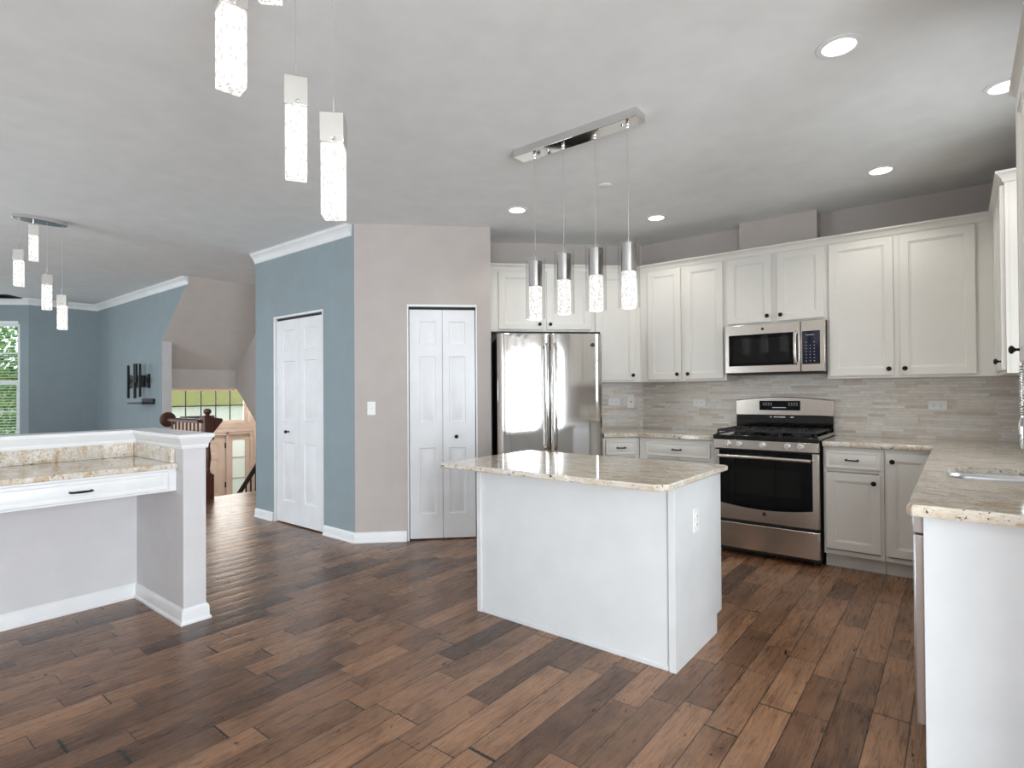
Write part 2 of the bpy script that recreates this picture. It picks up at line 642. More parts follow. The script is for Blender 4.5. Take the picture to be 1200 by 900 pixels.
def wallbox(name, mat, label, boxes):
    b = MB()
    for q in boxes:
        b.box(*q)
    return struct(b.build(name, mat, smooth=False), label, 'wall')


def wall_with_hole(name, mat, label, length, height, thick, holes, loc, rz, z0=0):
    """wall facing local -y, x 0..length; holes (x0, x1, z0, z1)"""
    xs = sorted({0, length, *[h[0] for h in holes], *[h[1] for h in holes]})
    zs = sorted({z0, height, *[h[2] for h in holes], *[h[3] for h in holes]})
    b = MB()
    for i in range(len(xs) - 1):
        # merge vertical runs between holes
        run = None
        for j in range(len(zs) - 1):
            cx, cz = (xs[i] + xs[i + 1]) / 2, (zs[j] + zs[j + 1]) / 2
            hole = any(h[0] < cx < h[1] and h[2] < cz < h[3] for h in holes)
            if not hole:
                if run is None:
                    run = [zs[j], zs[j + 1]]
                else:
                    run[1] = zs[j + 1]
            if (hole or j == len(zs) - 2) and run is not None:
                b.box(xs[i], xs[i + 1], 0, thick, *run)
                run = None
    o = b.build(name, mat, smooth=False)
    o.location = loc
    o.rotation_euler = (0, 0, R(rz))
    return struct(o, label, 'wall')


wall_with_hole('wall_range', 'taupe', 'taupe kitchen wall behind the range and upper cabinets', XW + 2.4728 + .15, ZC, .12, [], (-2.4728, YW, 0), 0)
wall_with_hole('wall_fridge', 'taupe', 'taupe diagonal wall behind the refrigerator', 2.733, ZC, .12, [], (FW[0], FW[1], 0), 45)
c1 = diag(1.1748, 0)
wall_with_hole('wall_pantry', 'taupe', 'beige diagonal pantry wall with folding door and light switch', 1.1748, ZC, .1,
               [(.4453, 1.0511, 0, 2.0486)], (PX, PY, 0), 45)
b = MB().box(0, .1, .0, .5, 0, ZC)          # return beside the fridge
o = b.build('wall_pantry_return', 'taupe', smooth=False)
p = diag(1.0748, -.1)
o.location = (*p, 0)
o.rotation_euler = (0, 0, R(45))
struct(o, 'short taupe return wall between pantry and refrigerator', 'wall')
wall_with_hole('wall_closet', 'blue', 'blue grey closet wall with white folding door and crown', 1.7107, ZC, .12,
               [(1.7107 - 1.3352, 1.7107 - .4699, 0, 2.0486)], (PX - 1.7107, PY, 0), 0)
wallbox('wall_closet_return', 'greige', 'narrow end return of the closet wall at the stairs', [(-5.7607, -5.66, PY + .12, 4.08, 0, ZC)])
wallbox('wall_closet_back', 'taupe', 'dark closet back wall behind the folding doors', [(-5.66, -4.2, 3.6, 3.7, 0, ZC), (-4.2, -4.1, 3.0, 3.7, 0, ZC)])
# sink wall with window; unseen near end lengthened to shade the counter panel
wall_with_hole('wall_sink', 'taupe', 'kitchen wall with window over the sink', YW - 1.75, ZC, .14, [(YW - 3.84, YW - 3.0, 1.08, 2.35)], (XW, YW, 0), -90)
wallbox('wall_shading_jog', 'taupe', 'unseen wall jog placed to shade the end of the sink counter', [(XW + .14, 2.94, 1.75, 1.89, 0, ZC)])  # unseen, set forward to keep breakfast window light off the end panel
wall_with_hole('wall_breakfast', 'taupe', 'side wall of the breakfast area behind the camera', 4.75, ZC, .14, [(1.65, 3.25, .05, 2.2)], (2.8, 1.75, 0), -90)
wall_with_hole('wall_rear', 'taupe', 'rear wall with patio door and windows behind the camera', 13.9, ZC, .14,
               [(.55, 2.15, .55, 2.25), (7.35, 9.45, .02, 2.15), (10.0, 12.0, .5, 2.3)],
               (2.9, -3, 0), 180)
wall_with_hole('wall_living', 'blue', 'blue living room wall beside the bay window', .90, ZC, .14, [], (XB, YBAY, 0), 90)
wall_with_hole('wall_living_rear', 'blue', 'blue living room wall beyond the bay', 1.95, ZC, .14, [], (XB, -3, 0), 90)
# bay: three walls
BL = 1.05 * math.sqrt(2)
wall_with_hole('wall_bay_right', 'blue', 'angled blue bay wall with blind covered window', BL, ZC, .12, [(BL - .12 - 1.02, BL - .12, .55, 2.40)],
               (XB - 1.05, YBAY - 1.05, 0), 45)
wall_with_hole('wall_bay_middle', 'blue', 'middle blue bay wall with window', 1.0, ZC, .12, [(.1, .9, .55, 2.40)], (XB - 1.05, 0, 0), 90)
wall_with_hole('wall_bay_left', 'blue', 'far angled blue bay wall', BL, ZC, .12, [(.12, 1.14, .55, 2.40)], (XB, -1.05, 0), 135)
# television wall, its diagonal end follows the stair soffit
sl = .772 / .91
xs_end, zs_end = -8.26, 1.986
x_top = -8.26 + (ZC - 1.986) / sl
poly = [(XB, 0), (xs_end, 0), (xs_end, zs_end), (x_top, ZC), (XB, ZC)]
struct(MB().prism_y(poly, YB, YB + .115).build('wall_television', 'blue', smooth=False), 'blue living room wall with black television bracket', 'wall')
struct(MB().box(xs_end, xs_end + .004, YB + .0005, YB + .115, 0, zs_end).build('trim_1', 'grey', smooth=False), 'pale grey end face of the television wall', 'trim')
# soffit under the upper stairs, header, stair wall
ys = 4.068
xh, zh = -8.663, 1.643
poly = [(x_top, ZC), (xh, ZC), (xh, zh - .004), (x_top + .004, ZC - .001)]
struct(MB().prism_y(poly, YB + .0008, ys + .3).build('wall_stair_soffit', 'greige', smooth=False), 'pale sloping soffit under the upper stairs', 'soffit')
struct(MB().box(xh - .12, xh, 3.03, ys + .3, 1.368, ZC).build('wall_stair_header', 'greige', smooth=False), 'pale header at the foot of the sloping soffit', 'header')
poly = [(xh, 1.39), (-7.96, .803), (-7.0, .0), (-5.76, 0), (-5.76, ZC), (x_top, ZC), (xh, zh)]
struct(MB().prism_y(poly, ys, ys + .1).build('wall_stair', 'taupe', smooth=False), 'taupe stair side wall with sloping lower edge', 'wall')
# foyer
wall_with_hole('wall_foyer_front', 'foyer', 'front entry wall with grid window above the door', 3.0, ZC, .15,
               [(.35, 2.35, .70, 1.42), (.55, 2.42, -1.5, .55)], (XB, 3.05, 0), 90, -1.5)
wallbox('wall_foyer_side', 'foyer', 'side wall of the lower entry', [(XB, -7.0, 5.85, 5.95, -1.5, ZC)])
wallbox('wall_foyer_near', 'foyer', 'wall under the living room floor beside the stairs', [(XB, -7.28, 3.03, 3.06, -1.5, -.2)])
wallbox('wall_foyer_back', 'foyer', 'wall under the upper landing', [(-7.28, -7.2, 3.06, 5.9, -1.5, -.2), (-7.1, -7.0, 5.4, 5.9, -1.5, ZC)])
struct(MB().box(XB - .2, -7.2, 3.03, 5.95, -1.6, -1.5).build('floor_foyer', 'foyer', smooth=False), 'pale lower entry floor', 'floor')
# range hood duct chase
struct(MB().box(-1.482, -.877, 5.051, YW - .001, 2.457, ZC - .001).build('wall_duct_chase', 'taupe', smooth=False), 'boxed duct chase above the cabinets over the range', 'chase')

# crown mouldings (blue walls)
CR = [(0, -.098), (.006, -.098), (.012, -.09), (.012, -.078), (.03, -.05), (.045, -.03), (.056, -.022), (.056, -.008), (.064, -.004), (.064, 0), (0, 0)]
crown = lambda path: MB().sweep(path, [(o, ZC - .0005 + z) for o, z in CR])
struct(crown([(PX - 1.7107, PY), (PX - .03, PY)]).build('trim_2', 'trim'), 'white crown moulding above the blue closet wall', 'crown moulding')
struct(crown([(XB - 1.05, YBAY - 2.0), (XB - 1.05, YBAY - 1.05), (XB, YBAY), (XB, YB), (x_top - .055, YB)]).build('trim_3', 'trim'),
       'white crown moulding around the blue living room', 'crown moulding')
# baseboards
BBP = [(0, 0), (.022, 0), (.022, .012), (.014, .022), (.013, .07), (.008, .082), (.003, .088), (0, .088)]
base = lambda path: MB().sweep(path, BBP)
struct(base([(PX - 1.7107, PY + .3), (PX - 1.7107, PY), (PX - 1.3352 - .02, PY)][1:]).build('baseboard_closet', 'trim'), 'white baseboard left of the closet door', 'baseboard')
struct(base([(PX - .4699 + .01, PY), (PX, PY), diag(.4453 - .01, 0)]).build('baseboard_pantry', 'trim'), 'white baseboard around the pantry corner', 'baseboard')
struct(base([diag(1.0511 + .01, 0), diag(1.1748, 0)]).build('baseboard_pantry_right', 'trim'), 'short white baseboard right of the pantry door', 'baseboard')
struct(base([(XB, YBAY), (XB, YB), (xs_end, YB)]).build('baseboard_living', 'trim'), 'white baseboard along the living room wall', 'baseboard')

# half wall with cap
HX, HY0, HY1, HE = -4.10, 1.30, 1.42, -3.387
poly = [(HX, -1.3), (HX, HY0), (HE, HY0), (HE, HY1), (HX - .12, HY1), (HX - .12, -1.3)]
struct(MB().prism(poly, 0, 1.0).build('wall_half', 'grey', smooth=False), 'low grey half wall dividing desk and living room', 'half wall')
CAPP = [(0, .976), (.008, .976), (.011, .988), (.011, .998), (.019, 1.014), (.027, 1.030), (.029, 1.036), (.034, 1.038), (.034, 1.058), (0, 1.058)]
b = MB()
pth = [(HX, -1.3), (HX, HY0), (HE, HY0), (HE, HY1), (HX - .12, HY1), (HX - .12, -1.3)]
b.sweep(pth, CAPP)
b.prism([(HX + .001, -1.3), (HX + .001, HY0 - .001), (HE + .001, HY0 - .001), (HE + .001, HY1 + .001), (HX - .121, HY1 + .001), (HX - .121, -1.3)], 1.001, 1.058)
struct(b.build('trim_4', 'trim', smooth=False), 'white moulded cap along the top of the half wall', 'wall cap')
struct(base([(HX, -1.3), (HX, HY0), (HE, HY0), (HE, HY1), (HX - .12, HY1), (HX - .12, -1.3)]).build('baseboard_half_wall', 'trim'), 'white baseboard around the half wall', 'baseboard')

# tile backsplash
o = MB().box(0, XW + 2.4728, -.010, -.0005, .914, 1.42).build('backsplash', 'tile', smooth=False)
o.location = (-2.4728, YW, 0)
struct(o, 'beige linear mosaic tile backsplash behind the range', 'backsplash')
o = MB().box(2.1, 2.729, -.010, -.0005, .914, 1.40).build('backsplash', 'tile', smooth=False)
o.location = (FW[0], FW[1], 0)
o.rotation_euler = (0, 0, R(45))
struct(o, 'pale mosaic tile backsplash strip right of the refrigerator', 'backsplash')
o = MB().box(0, YW - 2.3, -.010, -.0005, .914, 1.075).build('backsplash', 'tile', smooth=False)
o.location = (XW, YW, 0)
o.rotation_euler = (0, 0, R(-90))
struct(o, 'mosaic tile strip below the sink window', 'backsplash')


# ------------------------------------------------------------------ doors
def folding_door(name, label, loc, rz, width, height, knob_x, knob_z):
    """two leaves in an opening, local x 0..width, wall face at y = 0"""
    d = sroot(name, label, 'door', loc, rz)
    b = MB()
    b.box(0, .012, -.006, .1, 0, height).box(width - .012, width, -.006, .1, 0, height).box(.012, width - .012, -.006, .1, height - .018, height)
    b.build('door_jamb', 'trim', d, bevel=.002)
    MB().box(.0125, width - .0125, .03, .06, height - .04, height - .0185).build('track', 'matteblack', d)
    gap = .006
    x0, x1 = .012 + gap, width - .012 - gap
    mid = (x0 + x1) / 2
    top = height - .042
    zs = [.012, .225, .80, 1.02, 1.60, 1.705, 1.905, top]
    k = (mid - x0) / .285
    for i, (a, c, s0, s1) in enumerate(((x0, mid - .0015, .085 * k, .055 * k), (mid + .0015, x1, .055 * k, .085 * k))):
        lf = MB().leaf([a, a + s0, c - s1, c], zs, {(1, 1), (1, 3), (1, 5)}, .018, .034).build('door_leaf', 'door', d)
        if a < knob_x < c:
            MB().lathe([(.010, 0), (.010, .004), (.006, .008), (.006, .018), (.014, .024), (.017, .031), (.014, .038), (.004, .041)],
                       (knob_x, .018, knob_z), 16, 'y').build('door_knob', 'bronze', lf)
    return d


folding_door('door_1', 'white folding closet door in the blue wall', (PX - 1.3352, PY, 0), 0, 1.3352 - .4699, 2.0486, 1.3352 - 1.10, .908)
p = diag(.4453, 0)
folding_door('door_2', 'white folding pantry door in the beige diagonal wall', (*p, 0), 45, 1.0511 - .4453, 2.0486, .867 - .4453, .897)

# front door with sidelight (lower entry), local x along +y of the wall, wall faces +x
d = sroot('door_3', 'pale front entry door with glazed sidelight at the lower landing', 'door', (XB, 3.05, 0), 90)
b = MB()
b.box(.55, .60, -.02, .12, -1.5, .55).box(1.90, 1.94, -.02, .12, -1.5, .55).box(2.36, 2.42, -.02, .12, -1.5, .55).box(.60, 2.36, -.02, .12, .50, .55)
b.box(.47, .55, -.03, .0, -1.5, .62).box(2.42, 2.50, -.03, 0, -1.5, .62).box(.55, 2.42, -.03, 0, .55, .62)
b.build('door_frame', 'foyer', d, bevel=.003)
lf = MB().leaf([.605, .74, 1.18, 1.32, 1.76, 1.895], [-1.49, -1.27, -.75, -.6, .05, .16, .36, .495], {(1, 1), (3, 1), (1, 3), (3, 3), (1, 5), (3, 5)}, .02, .045).build('door_leaf', 'foyer', d)
for z in (.30, -.45, -1.2):
    MB().lathe([(.016, -.05), (.016, .05)], (1.895, .008, z), 10).build('hinge', 'matteblack', d)
b = MB()
b.box(1.94, 2.03, .02, .06, -1.49, .495).box(2.28, 2.36, .02, .06, -1.49, .495).box(2.03, 2.28, .02, .06, .40, .495).box(2.03, 2.28, .02, .06, -1.49, -1.2)
b.box(2.03, 2.28, .03, .05, .04, .06).box(2.03, 2.28, .03, .05, -.36, -.34).box(2.03, 2.28, .03, .05, -.78, -.76)
b.build('sidelight_frame', 'foyer', d)
MB().box(2.03, 2.28, .038, .042, -1.2, .40).build('sidelight_pane', 'frosted', d)

# ------------------------------------------------------------------ windows


def window(name, label, loc, rz, x0, x1, z0, z1, depth, nx=2, nz=2, hung=True, blind=False, casing=0, mat='trim', sash=.045, dark=None):
    """window in a hole of a wall facing local -y (wall face y = 0, hole runs to y = depth)"""
    d = sroot(name, label, 'window', loc, rz)
    y = depth * .55
    b = MB()
    f = .03
    b.box(x0, x0 + f, y - .03, y + .05, z0, z1).box(x1 - f, x1, y - .03, y + .05, z0, z1)
    b.box(x0 + f, x1 - f, y - .03, y + .05, z0, z0 + f).box(x0 + f, x1 - f, y - .03, y + .05, z1 - f, z1)
    b.box(x0 - .002, x1 + .002, -.02, y - .03, z0 - .02, z0)
    if casing:
        c = casing
        b.box(x0 - c, x0, -.018, 0, z0 - c, z1 + c).box(x1, x1 + c, -.018, 0, z0 - c, z1 + c).box(x0, x1, -.018, 0, z1, z1 + c).box(x0, x1, -.018, 0, z0 - c, z0 - .02)
    b.build('window_frame', mat, d, bevel=.002)
    zs = [(z0 + f, (z0 + z1) / 2 + .012, y - .012), ((z0 + z1) / 2 - .012, z1 - f, y + .012)] if hung else [(z0 + f, z1 - f, y)]
    for a, c, yy in zs:
        s = sash
        b = MB()
        b.box(x0 + f, x0 + f + s, yy - .012, yy + .012, a, c).box(x1 - f - s, x1 - f, yy - .012, yy + .012, a, c)
        b.box(x0 + f + s, x1 - f - s, yy - .012, yy + .012, a, a + s).box(x0 + f + s, x1 - f - s, yy - .012, yy + .012, c - s, c)
        sh = b.build('sash', mat, d)
        b = MB()
        for i in range(1, nx):
            x = x0 + f + s + (x1 - x0 - 2 * f - 2 * s) * i / nx
            b.box(x - .009, x + .009, yy - .008, yy + .008, a + s, c - s)
        for j in range(1, nz):
            z = a + s + (c - a - 2 * s) * j / nz
            b.box(x0 + f + s, x1 - f - s, yy - .0078, yy + .0078, z - .009, z + .009)
        if b.v:
            b.build('muntin', dark or mat, sh)
        MB().box(x0 + f + s - .003, x1 - f - s + .003, yy - .002, yy + .002, a + s - .003, c - s + .003).build('pane', 'glass', sh)
    if blind:
        b = MB()
        n = int((z1 - z0 - .06) / .042)
        for k in range(n):
            z = z0 + .03 + k * .042
            b.add([(x0 + .02, y - .075, z), (x1 - .02, y - .075, z), (x1 - .02, y - .035, z + .006), (x0 + .02, y - .035, z + .006),
                   (x0 + .02, y - .075, z + .002), (x1 - .02, y - .075, z + .002), (x1 - .02, y - .035, z + .008), (x0 + .02, y - .035, z + .008)],
                  [(3, 2, 1, 0), (4, 5, 6, 7), (0, 1, 5, 4), (1, 2, 6, 5), (2, 3, 7, 6), (3, 0, 4, 7)])
        bl = b.build('blind', 'blind', d)
        MB().box(x0 + .012, x1 - .012, y - .085, y - .032, z1 - .05, z1 - .004).build('headrail', 'blind', bl)
    return d


window('window_1', 'bay window with white slat blind and green leaves behind', (XB - 1.05, YBAY - 1.05, 0), 45, BL - 1.14, BL - .12, .55, 2.40, .12, blind=True)
window('window_2', 'middle bay window hidden left of the frame', (XB - 1.05, 0, 0), 90, .1, .9, .55, 2.40, .12)
window('window_3', 'far bay window', (XB, -1.05, 0), 135, .12, 1.14, .55, 2.40, .12)
window('window_4', 'wide entry window of dark gridded panes above the front door', (XB, 3.05, 0), 90, .35, 2.35, .70, 1.42, .15, nx=7, nz=2, hung=False, casing=.07, mat='foyer', dark='matteblack')
window('window_5', 'window over the kitchen sink', (XW, YW, 0), -90, YW - 3.84, YW - 3.0, 1.08, 2.35, .14, hung=True)
window('window_6', 'rear dining window behind the camera', (2.9, -3, 0), 180, .55, 2.15, .55, 2.25, .14, nx=3)
window('window_7', 'rear glazed patio door behind the camera', (2.9, -3, 0), 180, 7.35, 9.45, .02, 2.15, .14, nx=3, nz=5, hung=False)
window('window_8', 'rear living room window behind the camera', (2.9, -3, 0), 180, 10.0, 12.0, .5, 2.3, .14, nx=4)
window('window_9', 'breakfast area sliding glass door behind the camera', (2.8, 1.75, 0), -90, 1.65, 3.25, .05, 2.2, .14, nx=2, nz=1, hung=False)

# ------------------------------------------------------------------ outside
def tree(name, label, c, r, h, n, seed, group=None):
    rng = random.Random(seed)
    t = thing(name, label, 'tree', (c[0], c[1], -1.5), 0, group)
    MB().tube([(0, 0, 0), (.05, .02, h * .5), (0, .08, h * .8)], [.12, .09, .04], 8).build('trunk', 'bark', t)
    b = MB()
    for _ in range(n):
        u, v, q = rng.uniform(-1, 1), rng.uniform(0, 2 * PI), rng.random() ** .4
        s_ = math.sqrt(1 - u * u)
        p = Vector((r * q * s_ * math.cos(v), r * q * s_ * math.sin(v), h * .55 + h * .5 * q * u))
        a = Vector((rng.gauss(0, 1), rng.gauss(0, 1), rng.gauss(0, 1))).normalized()
        e = a.orthogonal().normalized()
        L = rng.uniform(.06, .13)
        m = a.cross(e) * L * .35
        b.add([p, p + e * L * .5 + m, p + e * L, p + e * L * .5 - m], [(0, 1, 2, 3)])
    f = b.build('foliage', 'leaf', t, smooth=False, fix=False)
    f['kind'] = 'stuff'
    return t


tree('leafy_tree', 'bright green leafy tree filling the bay window', (-14.6, 1.75), 1.75, 4.8, 11000, 1)
tree('leafy_tree', 'smaller green shrub farther along outside the bay', (-13.4, -1.2), .8, 2.9, 4000, 2)
struct(MB().box(-40, -11.2, -25, 30, -1.75, -1.55).build('ground', 'grass', smooth=False), 'green lawn outside the front of the house', 'lawn')
t = thing('neighbouring_house', 'pale house with olive band seen through the entry window', 'building', (-24, 9, -1.5))
MB().box(-4, 0, -9, 12, 0, 2.35).build('facade', 'whitehouse', t)
MB().box(-4.2, .25, -9.2, 12.2, 2.35, 3.6).build('fascia', 'olive', t)
for yy in (-4.5, -2.2, .1):
    MB().box(0, .03, yy, yy + 1.3, .9, 1.9).build('window', 'slot', t)

# ------------------------------------------------------------------ kitchen cabinets (local: x right, -y out, z up)
KN = [(.006, 0), (.005, .010), (.008, .014), (.0155, .020), (.0165, .025), (.013, .030), (.005, .033)]


def knob(parent, x, y, z):
    return MB().lathe(KN, (x, y, z), 16, 'y').build('knob', 'bronze', parent)


def pull(parent, x, y, z, L=.10):
    b = MB()
    pts = [(x - L / 2, y, z), (x - L / 2, y - .018, z), (x - L / 2 + .008, y - .026, z), (x, y - .029, z), (x + L / 2 - .008, y - .026, z), (x + L / 2, y - .018, z), (x + L / 2, y, z)]
    b.tube(pts, [.006, .005, .005, .0055, .005, .005, .006], 8)
    b.lathe([(.009, 0), (.008, .003)], (x - L / 2, y, z), 10, 'y').lathe([(.009, 0), (.008, .003)], (x + L / 2, y, z), 10, 'y')
    return b.build('pull', 'bronze', parent)


def upper(label, loc, rz, x0, x1, z0, doors, depth=.325, top=2.40, group='upper kitchen cabinets', name='wall_cabinet'):
    """doors: (x0, x1, knob side or None)"""
    t = thing(name, label, 'cabinet', loc, rz, group)
    D = depth
    b = MB().box(x0, x1, -D + .018, -.012, z0, top)
    b.build('carcass', 'cab', t)
    b = MB()                                   # face frame
    b.box(x0, x1, -D, -D + .0178, z0, z0 + .03).box(x0, x1, -D, -D + .0178, top - .03, top)
    xs = [x0] + [q for d_ in doors for q in d_[:2]] + [x1]
    for k in range(0, len(xs), 2):
        b.box(xs[k], xs[k + 1], -D, -D + .0178, z0 + .03, top - .03)
    b.build('face_frame', 'cab', t, bevel=.001)
    for a, c, k in doors:
        d = MB().slab_door(a - .008, c + .008, z0 + .018, top - .012, -D - .0205, .02).build('cabinet_door', 'cab', t)
        if k:
            kx = a + .022 if k == 'l' else c - .022
            knob(d, kx, -D - .0205, z0 + .065)
    return t


RW = (-2.4728, YW, 0)
o = RW[0]
upper('double door cream wall cabinet left of the microwave', RW, 0, -2.338 - o, -1.5455 - o, 1.367, [(-2.248 - o, -1.946 - o, 'r'), (-1.891 - o, -1.575 - o, 'l')])
upper('short cream double door cabinet directly above the microwave', RW, 0, -1.545 - o, -.7855 - o, 1.822, [(-1.517 - o, -1.186 - o, 'r'), (-1.129 - o, -.808 - o, 'l')])
upper('wide tall cream double door wall cabinet right of the microwave', RW, 0, -.785 - o, .204 - o, 1.367, [(-.761 - o, -.367 - o, 'r'), (-.316 - o, .090 - o, 'l')])
FR = (FW[0], FW[1], 0)
upper('short cream double door cabinet above the refrigerator', FR, 45, 1.18, 2.1455, 1.837, [(1.266, 1.657, 'r'), (1.712, 2.106, 'l')])
upper('narrow single door cream wall cabinet right of the refrigerator', FR, 45, 2.146, 2.598, 1.367, [(2.172, 2.535, 'r')])
SW = (XW, YW, 0)
sx = lambda y: YW - y
upper('cream corner wall cabinet on the sink wall beside the window', SW, -90, sx(4.875), sx(4.02), 1.367, [(sx(4.68), sx(4.40), None), (sx(4.34), sx(4.045), 'r')], depth=.31)
upper('cream wall cabinet at the right edge nearest the camera', SW, -90, sx(2.93), sx(2.22), 1.367, [(sx(2.90), sx(2.60), 'l'), (sx(2.55), sx(2.25), None)], depth=.31)
# crown on top of the cabinets
CC = [(-.03, 0), (.006, 0), (.010, .008), (.010, .014), (.022, .032), (.030, .040), (.038, .044), (.038, .056), (-.03, .056)]
cc = [(q, 2.399 + z) for q, z in CC]
f0, f1 = diag(1.18, DW + .325), diag(2.598, DW + .325)
mid = (-2.338, YW - .325)
struct(MB().sweep([f0, mid, (.2048, YW - .325), (.2048, 4.02), (XW - .02, 4.02)], cc).build('trim_5', 'cab'), 'cream crown along the top of the kitchen wall cabinets', 'cabinet crown')
struct(MB().sweep([(XW - .02, 2.93), (.2048, 2.93), (.2048, 2.22), (XW - .02, 2.22)], cc).build('trim_6', 'cab'), 'cream crown on the cabinet at the right edge', 'cabinet crown')


def base_unit(label, loc, rz, x0, x1, fronts, depth=.61, group='base kitchen cabinets', name='base_cabinet', hollow=False):
    """fronts: ('drawer'|'door', x0, x1, z0, z1, side)"""
    t = thing(name, label, 'cabinet', loc, rz, group)
    D = depth
    if hollow:
        b = MB().box(x0, x1, -D + .018, -.014, .105, .125).box(x0, x0 + .018, -D + .018, -.014, .125, .872).box(x1 - .018, x1, -D + .018, -.014, .125, .872)
        b.box(x0 + .018, x1 - .018, -.03, -.014, .125, .872)
    else:
        b = MB().box(x0, x1, -D + .018, -.014, .105, .872)
    b.build('carcass', 'cab', t)
    b = MB()
    b.box(x0, x1, -D, -D + .0178, .105, .135).box(x0, x1, -D, -D + .0178, .845, .872)
    xs = sorted({q for f in fronts for q in f[1:3]})
    e = [x0] + xs + [x1]
    for k in range(0, len(e) - 1, 2):
        if e[k + 1] - e[k] > .002:
            b.box(e[k], e[k + 1], -D, -D + .0178, .135, .845)
    for f in fronts:
        if f[0] == 'drawer':
            b.box(f[1], f[2], -D, -D + .0177, f[3] - .022, f[3] + .003)
    b.build('face_frame', 'cab', t, bevel=.001)
    MB().box(x0, x1, -D + .07, -D + .085, 0, .1045).build('toe_kick', 'cab', t)
    for kind, a, c, z0, z1, side in fronts:
        y = -D - .0205
        if kind == 'drawer':
            d = MB().slab_door(a - .007, c + .007, z0, z1, y, .02, flat=True).build('drawer', 'cab', t)
            pull(d, (a + c) / 2, y, (z0 + z1) / 2, .07)
        else:
            d = MB().slab_door(a - .007, c + .007, z0, z1, y, .02).build('cabinet_door', 'cab', t)
            if side:
                knob(d, a + .03 if side == 'l' else c - .03, y, z1 - .055)
    return t


base_unit('cream base cabinet with one drawer immediately right of the range', RW, 0, -.772 - o, -.405 - o,
          [('drawer', -.752 - o, -.432 - o, .722, .848, None), ('door', -.752 - o, -.432 - o, .145, .690, 'r')])
base_unit('cream corner base cabinet door beside the sink counter', RW, 0, -.402 - o, -.115 - o,
          [('door', -.385 - o, -.14 - o, .145, .848, 'l')])
base_unit('cream base cabinet with wide drawer left of the range', RW, 0, -2.218 - o, -1.552 - o,
          [('drawer', -2.145 - o, -1.595 - o, .722, .848, None), ('door', -2.145 - o, -1.87 - o, .145, .690, 'r'), ('door', -1.87 + .014 - o, -1.595 - o, .145, .690, 'l')])
base_unit('narrow cream base cabinet with drawer beside the refrigerator', FR, 45, 2.15, 2.478,
          [('drawer', 2.178, 2.44, .722, .848, None), ('door', 2.178, 2.44, .145, .690, 'r')])
t = base_unit('cream sink base cabinet under the sink counter', SW, -90, sx(4.586), sx(2.895),
              [('door', sx(4.45), sx(3.90), .145, .848, 'r'), ('door', sx(3.86), sx(3.43), .145, .848, 'r'), ('door', sx(3.41), sx(2.94), .145, .848, 'l')], hollow=True)
# the blind corner and end of the sink run
t = thing('cabinet_end_panel', 'white panel closing the near end of the sink counter', 'cabinet panel', (-.094, 2.25, 0))
MB().box(0, XW + .094 - .002, 0, .02, 0, .876).build('panel', 'island', t, bevel=.0015)
MB().box(.035, XW + .094 - .002, -.012, -.0005, 0, .03).build('shoe_moulding', 'island', t, bevel=.003)
# dishwasher, only its door edge shows past the panel
t = thing('dishwasher', 'stainless dishwasher door edge beside the white end panel', 'dishwasher', (XW, YW, 0), -90)
MB().box(sx(2.885), sx(2.275), -.60, -.02, .10, .868).build('tub', 'dark', t)
MB().box(sx(2.883), sx(2.277), -.638, -.6005, .18, .805).build('front_panel', 'dwsteel', t, bevel=.006)
MB().box(sx(2.883), sx(2.277), -.640, -.6005, .808, .866).build('control_panel', 'dwsteel', t, bevel=.004)
MB().box(sx(2.883), sx(2.277), -.55, -.54, 0, .0995).build('toe_kick', 'matteblack', t)

# ------------------------------------------------------------------ worktops


def ring_top(b, outer, inner, z0, z1):
    """slab with one hole; outer and inner are polygons of the same length, both ccw"""
    n = len(outer)
    vs = [(*p, z0) for p in outer] + [(*p, z0) for p in inner] + [(*p, z1) for p in outer] + [(*p, z1) for p in inner]
    fs = []
    for i in range(n):
        j = (i + 1) % n
        fs += [(2 * n + i, 2 * n + j, 3 * n + j, 3 * n + i), (i, n + i, n + j, j), (i, j, 2 * n + j, 2 * n + i), (n + i, 3 * n + i, 3 * n + j, n + j)]
    b.add(vs, fs)


t = thing('kitchen_worktop', 'L shaped cream granite worktop right of the range with sink cutout', 'worktop', (0, 0, 0))
g = .645
xe, xf, yf, ye = -.772, XW - g, YW - g, 2.206
b = MB()
# sink opening
sx0, sx1, sy0, sy1 = -.045, .34, 2.945, 3.425
hole = []
for cx, cy, a0 in ((sx1 - .07, sy1 - .07, 0), (sx0 + .07, sy1 - .07, 90), (sx0 + .07, sy0 + .07, 180), (sx1 - .07, sy0 + .07, 270)):
    for k in range(6):
        a = R(a0 + 18 * k)
        hole.append((cx + .07 * math.cos(a), cy + .07 * math.sin(a)))
n = len(hole)
cxm, cym = (sx0 + sx1) / 2, (sy0 + sy1) / 2
X0, X1, Y0, Y1 = xf, XW - .0005, 2.7, 3.65
outer = []
for hx, hy in hole:
    dx, dy = hx - cxm, hy - cym
    k = min((X1 - cxm) / dx if dx > 1e-6 else (X0 - cxm) / dx if dx < -1e-6 else 9e9, (Y1 - cym) / dy if dy > 1e-6 else (Y0 - cym) / dy if dy < -1e-6 else 9e9)
    outer.append([cxm + dx * k, cym + dy * k])
for cx, cy in ((X1, Y1), (X0, Y1), (X0, Y0), (X1, Y0)):
    i = min(range(n), key=lambda q: (outer[q][0] - cx) ** 2 + (outer[q][1] - cy) ** 2)
    outer[i] = [cx, cy]
ring_top(b, outer, hole, .884, .914)
b.prism([(xe, yf), (xf, yf), (xf, Y1), (X1, Y1), (X1, YW - .0105), (xe, YW - .0105)], .884, .914)
b.prism([(X0, ye + .012), (X0 + .012, ye), (X1, ye), (X1, Y0), (X0, Y0)], .884, .914)
b.build('slab', 'granite', t, bevel=.0, smooth=False)
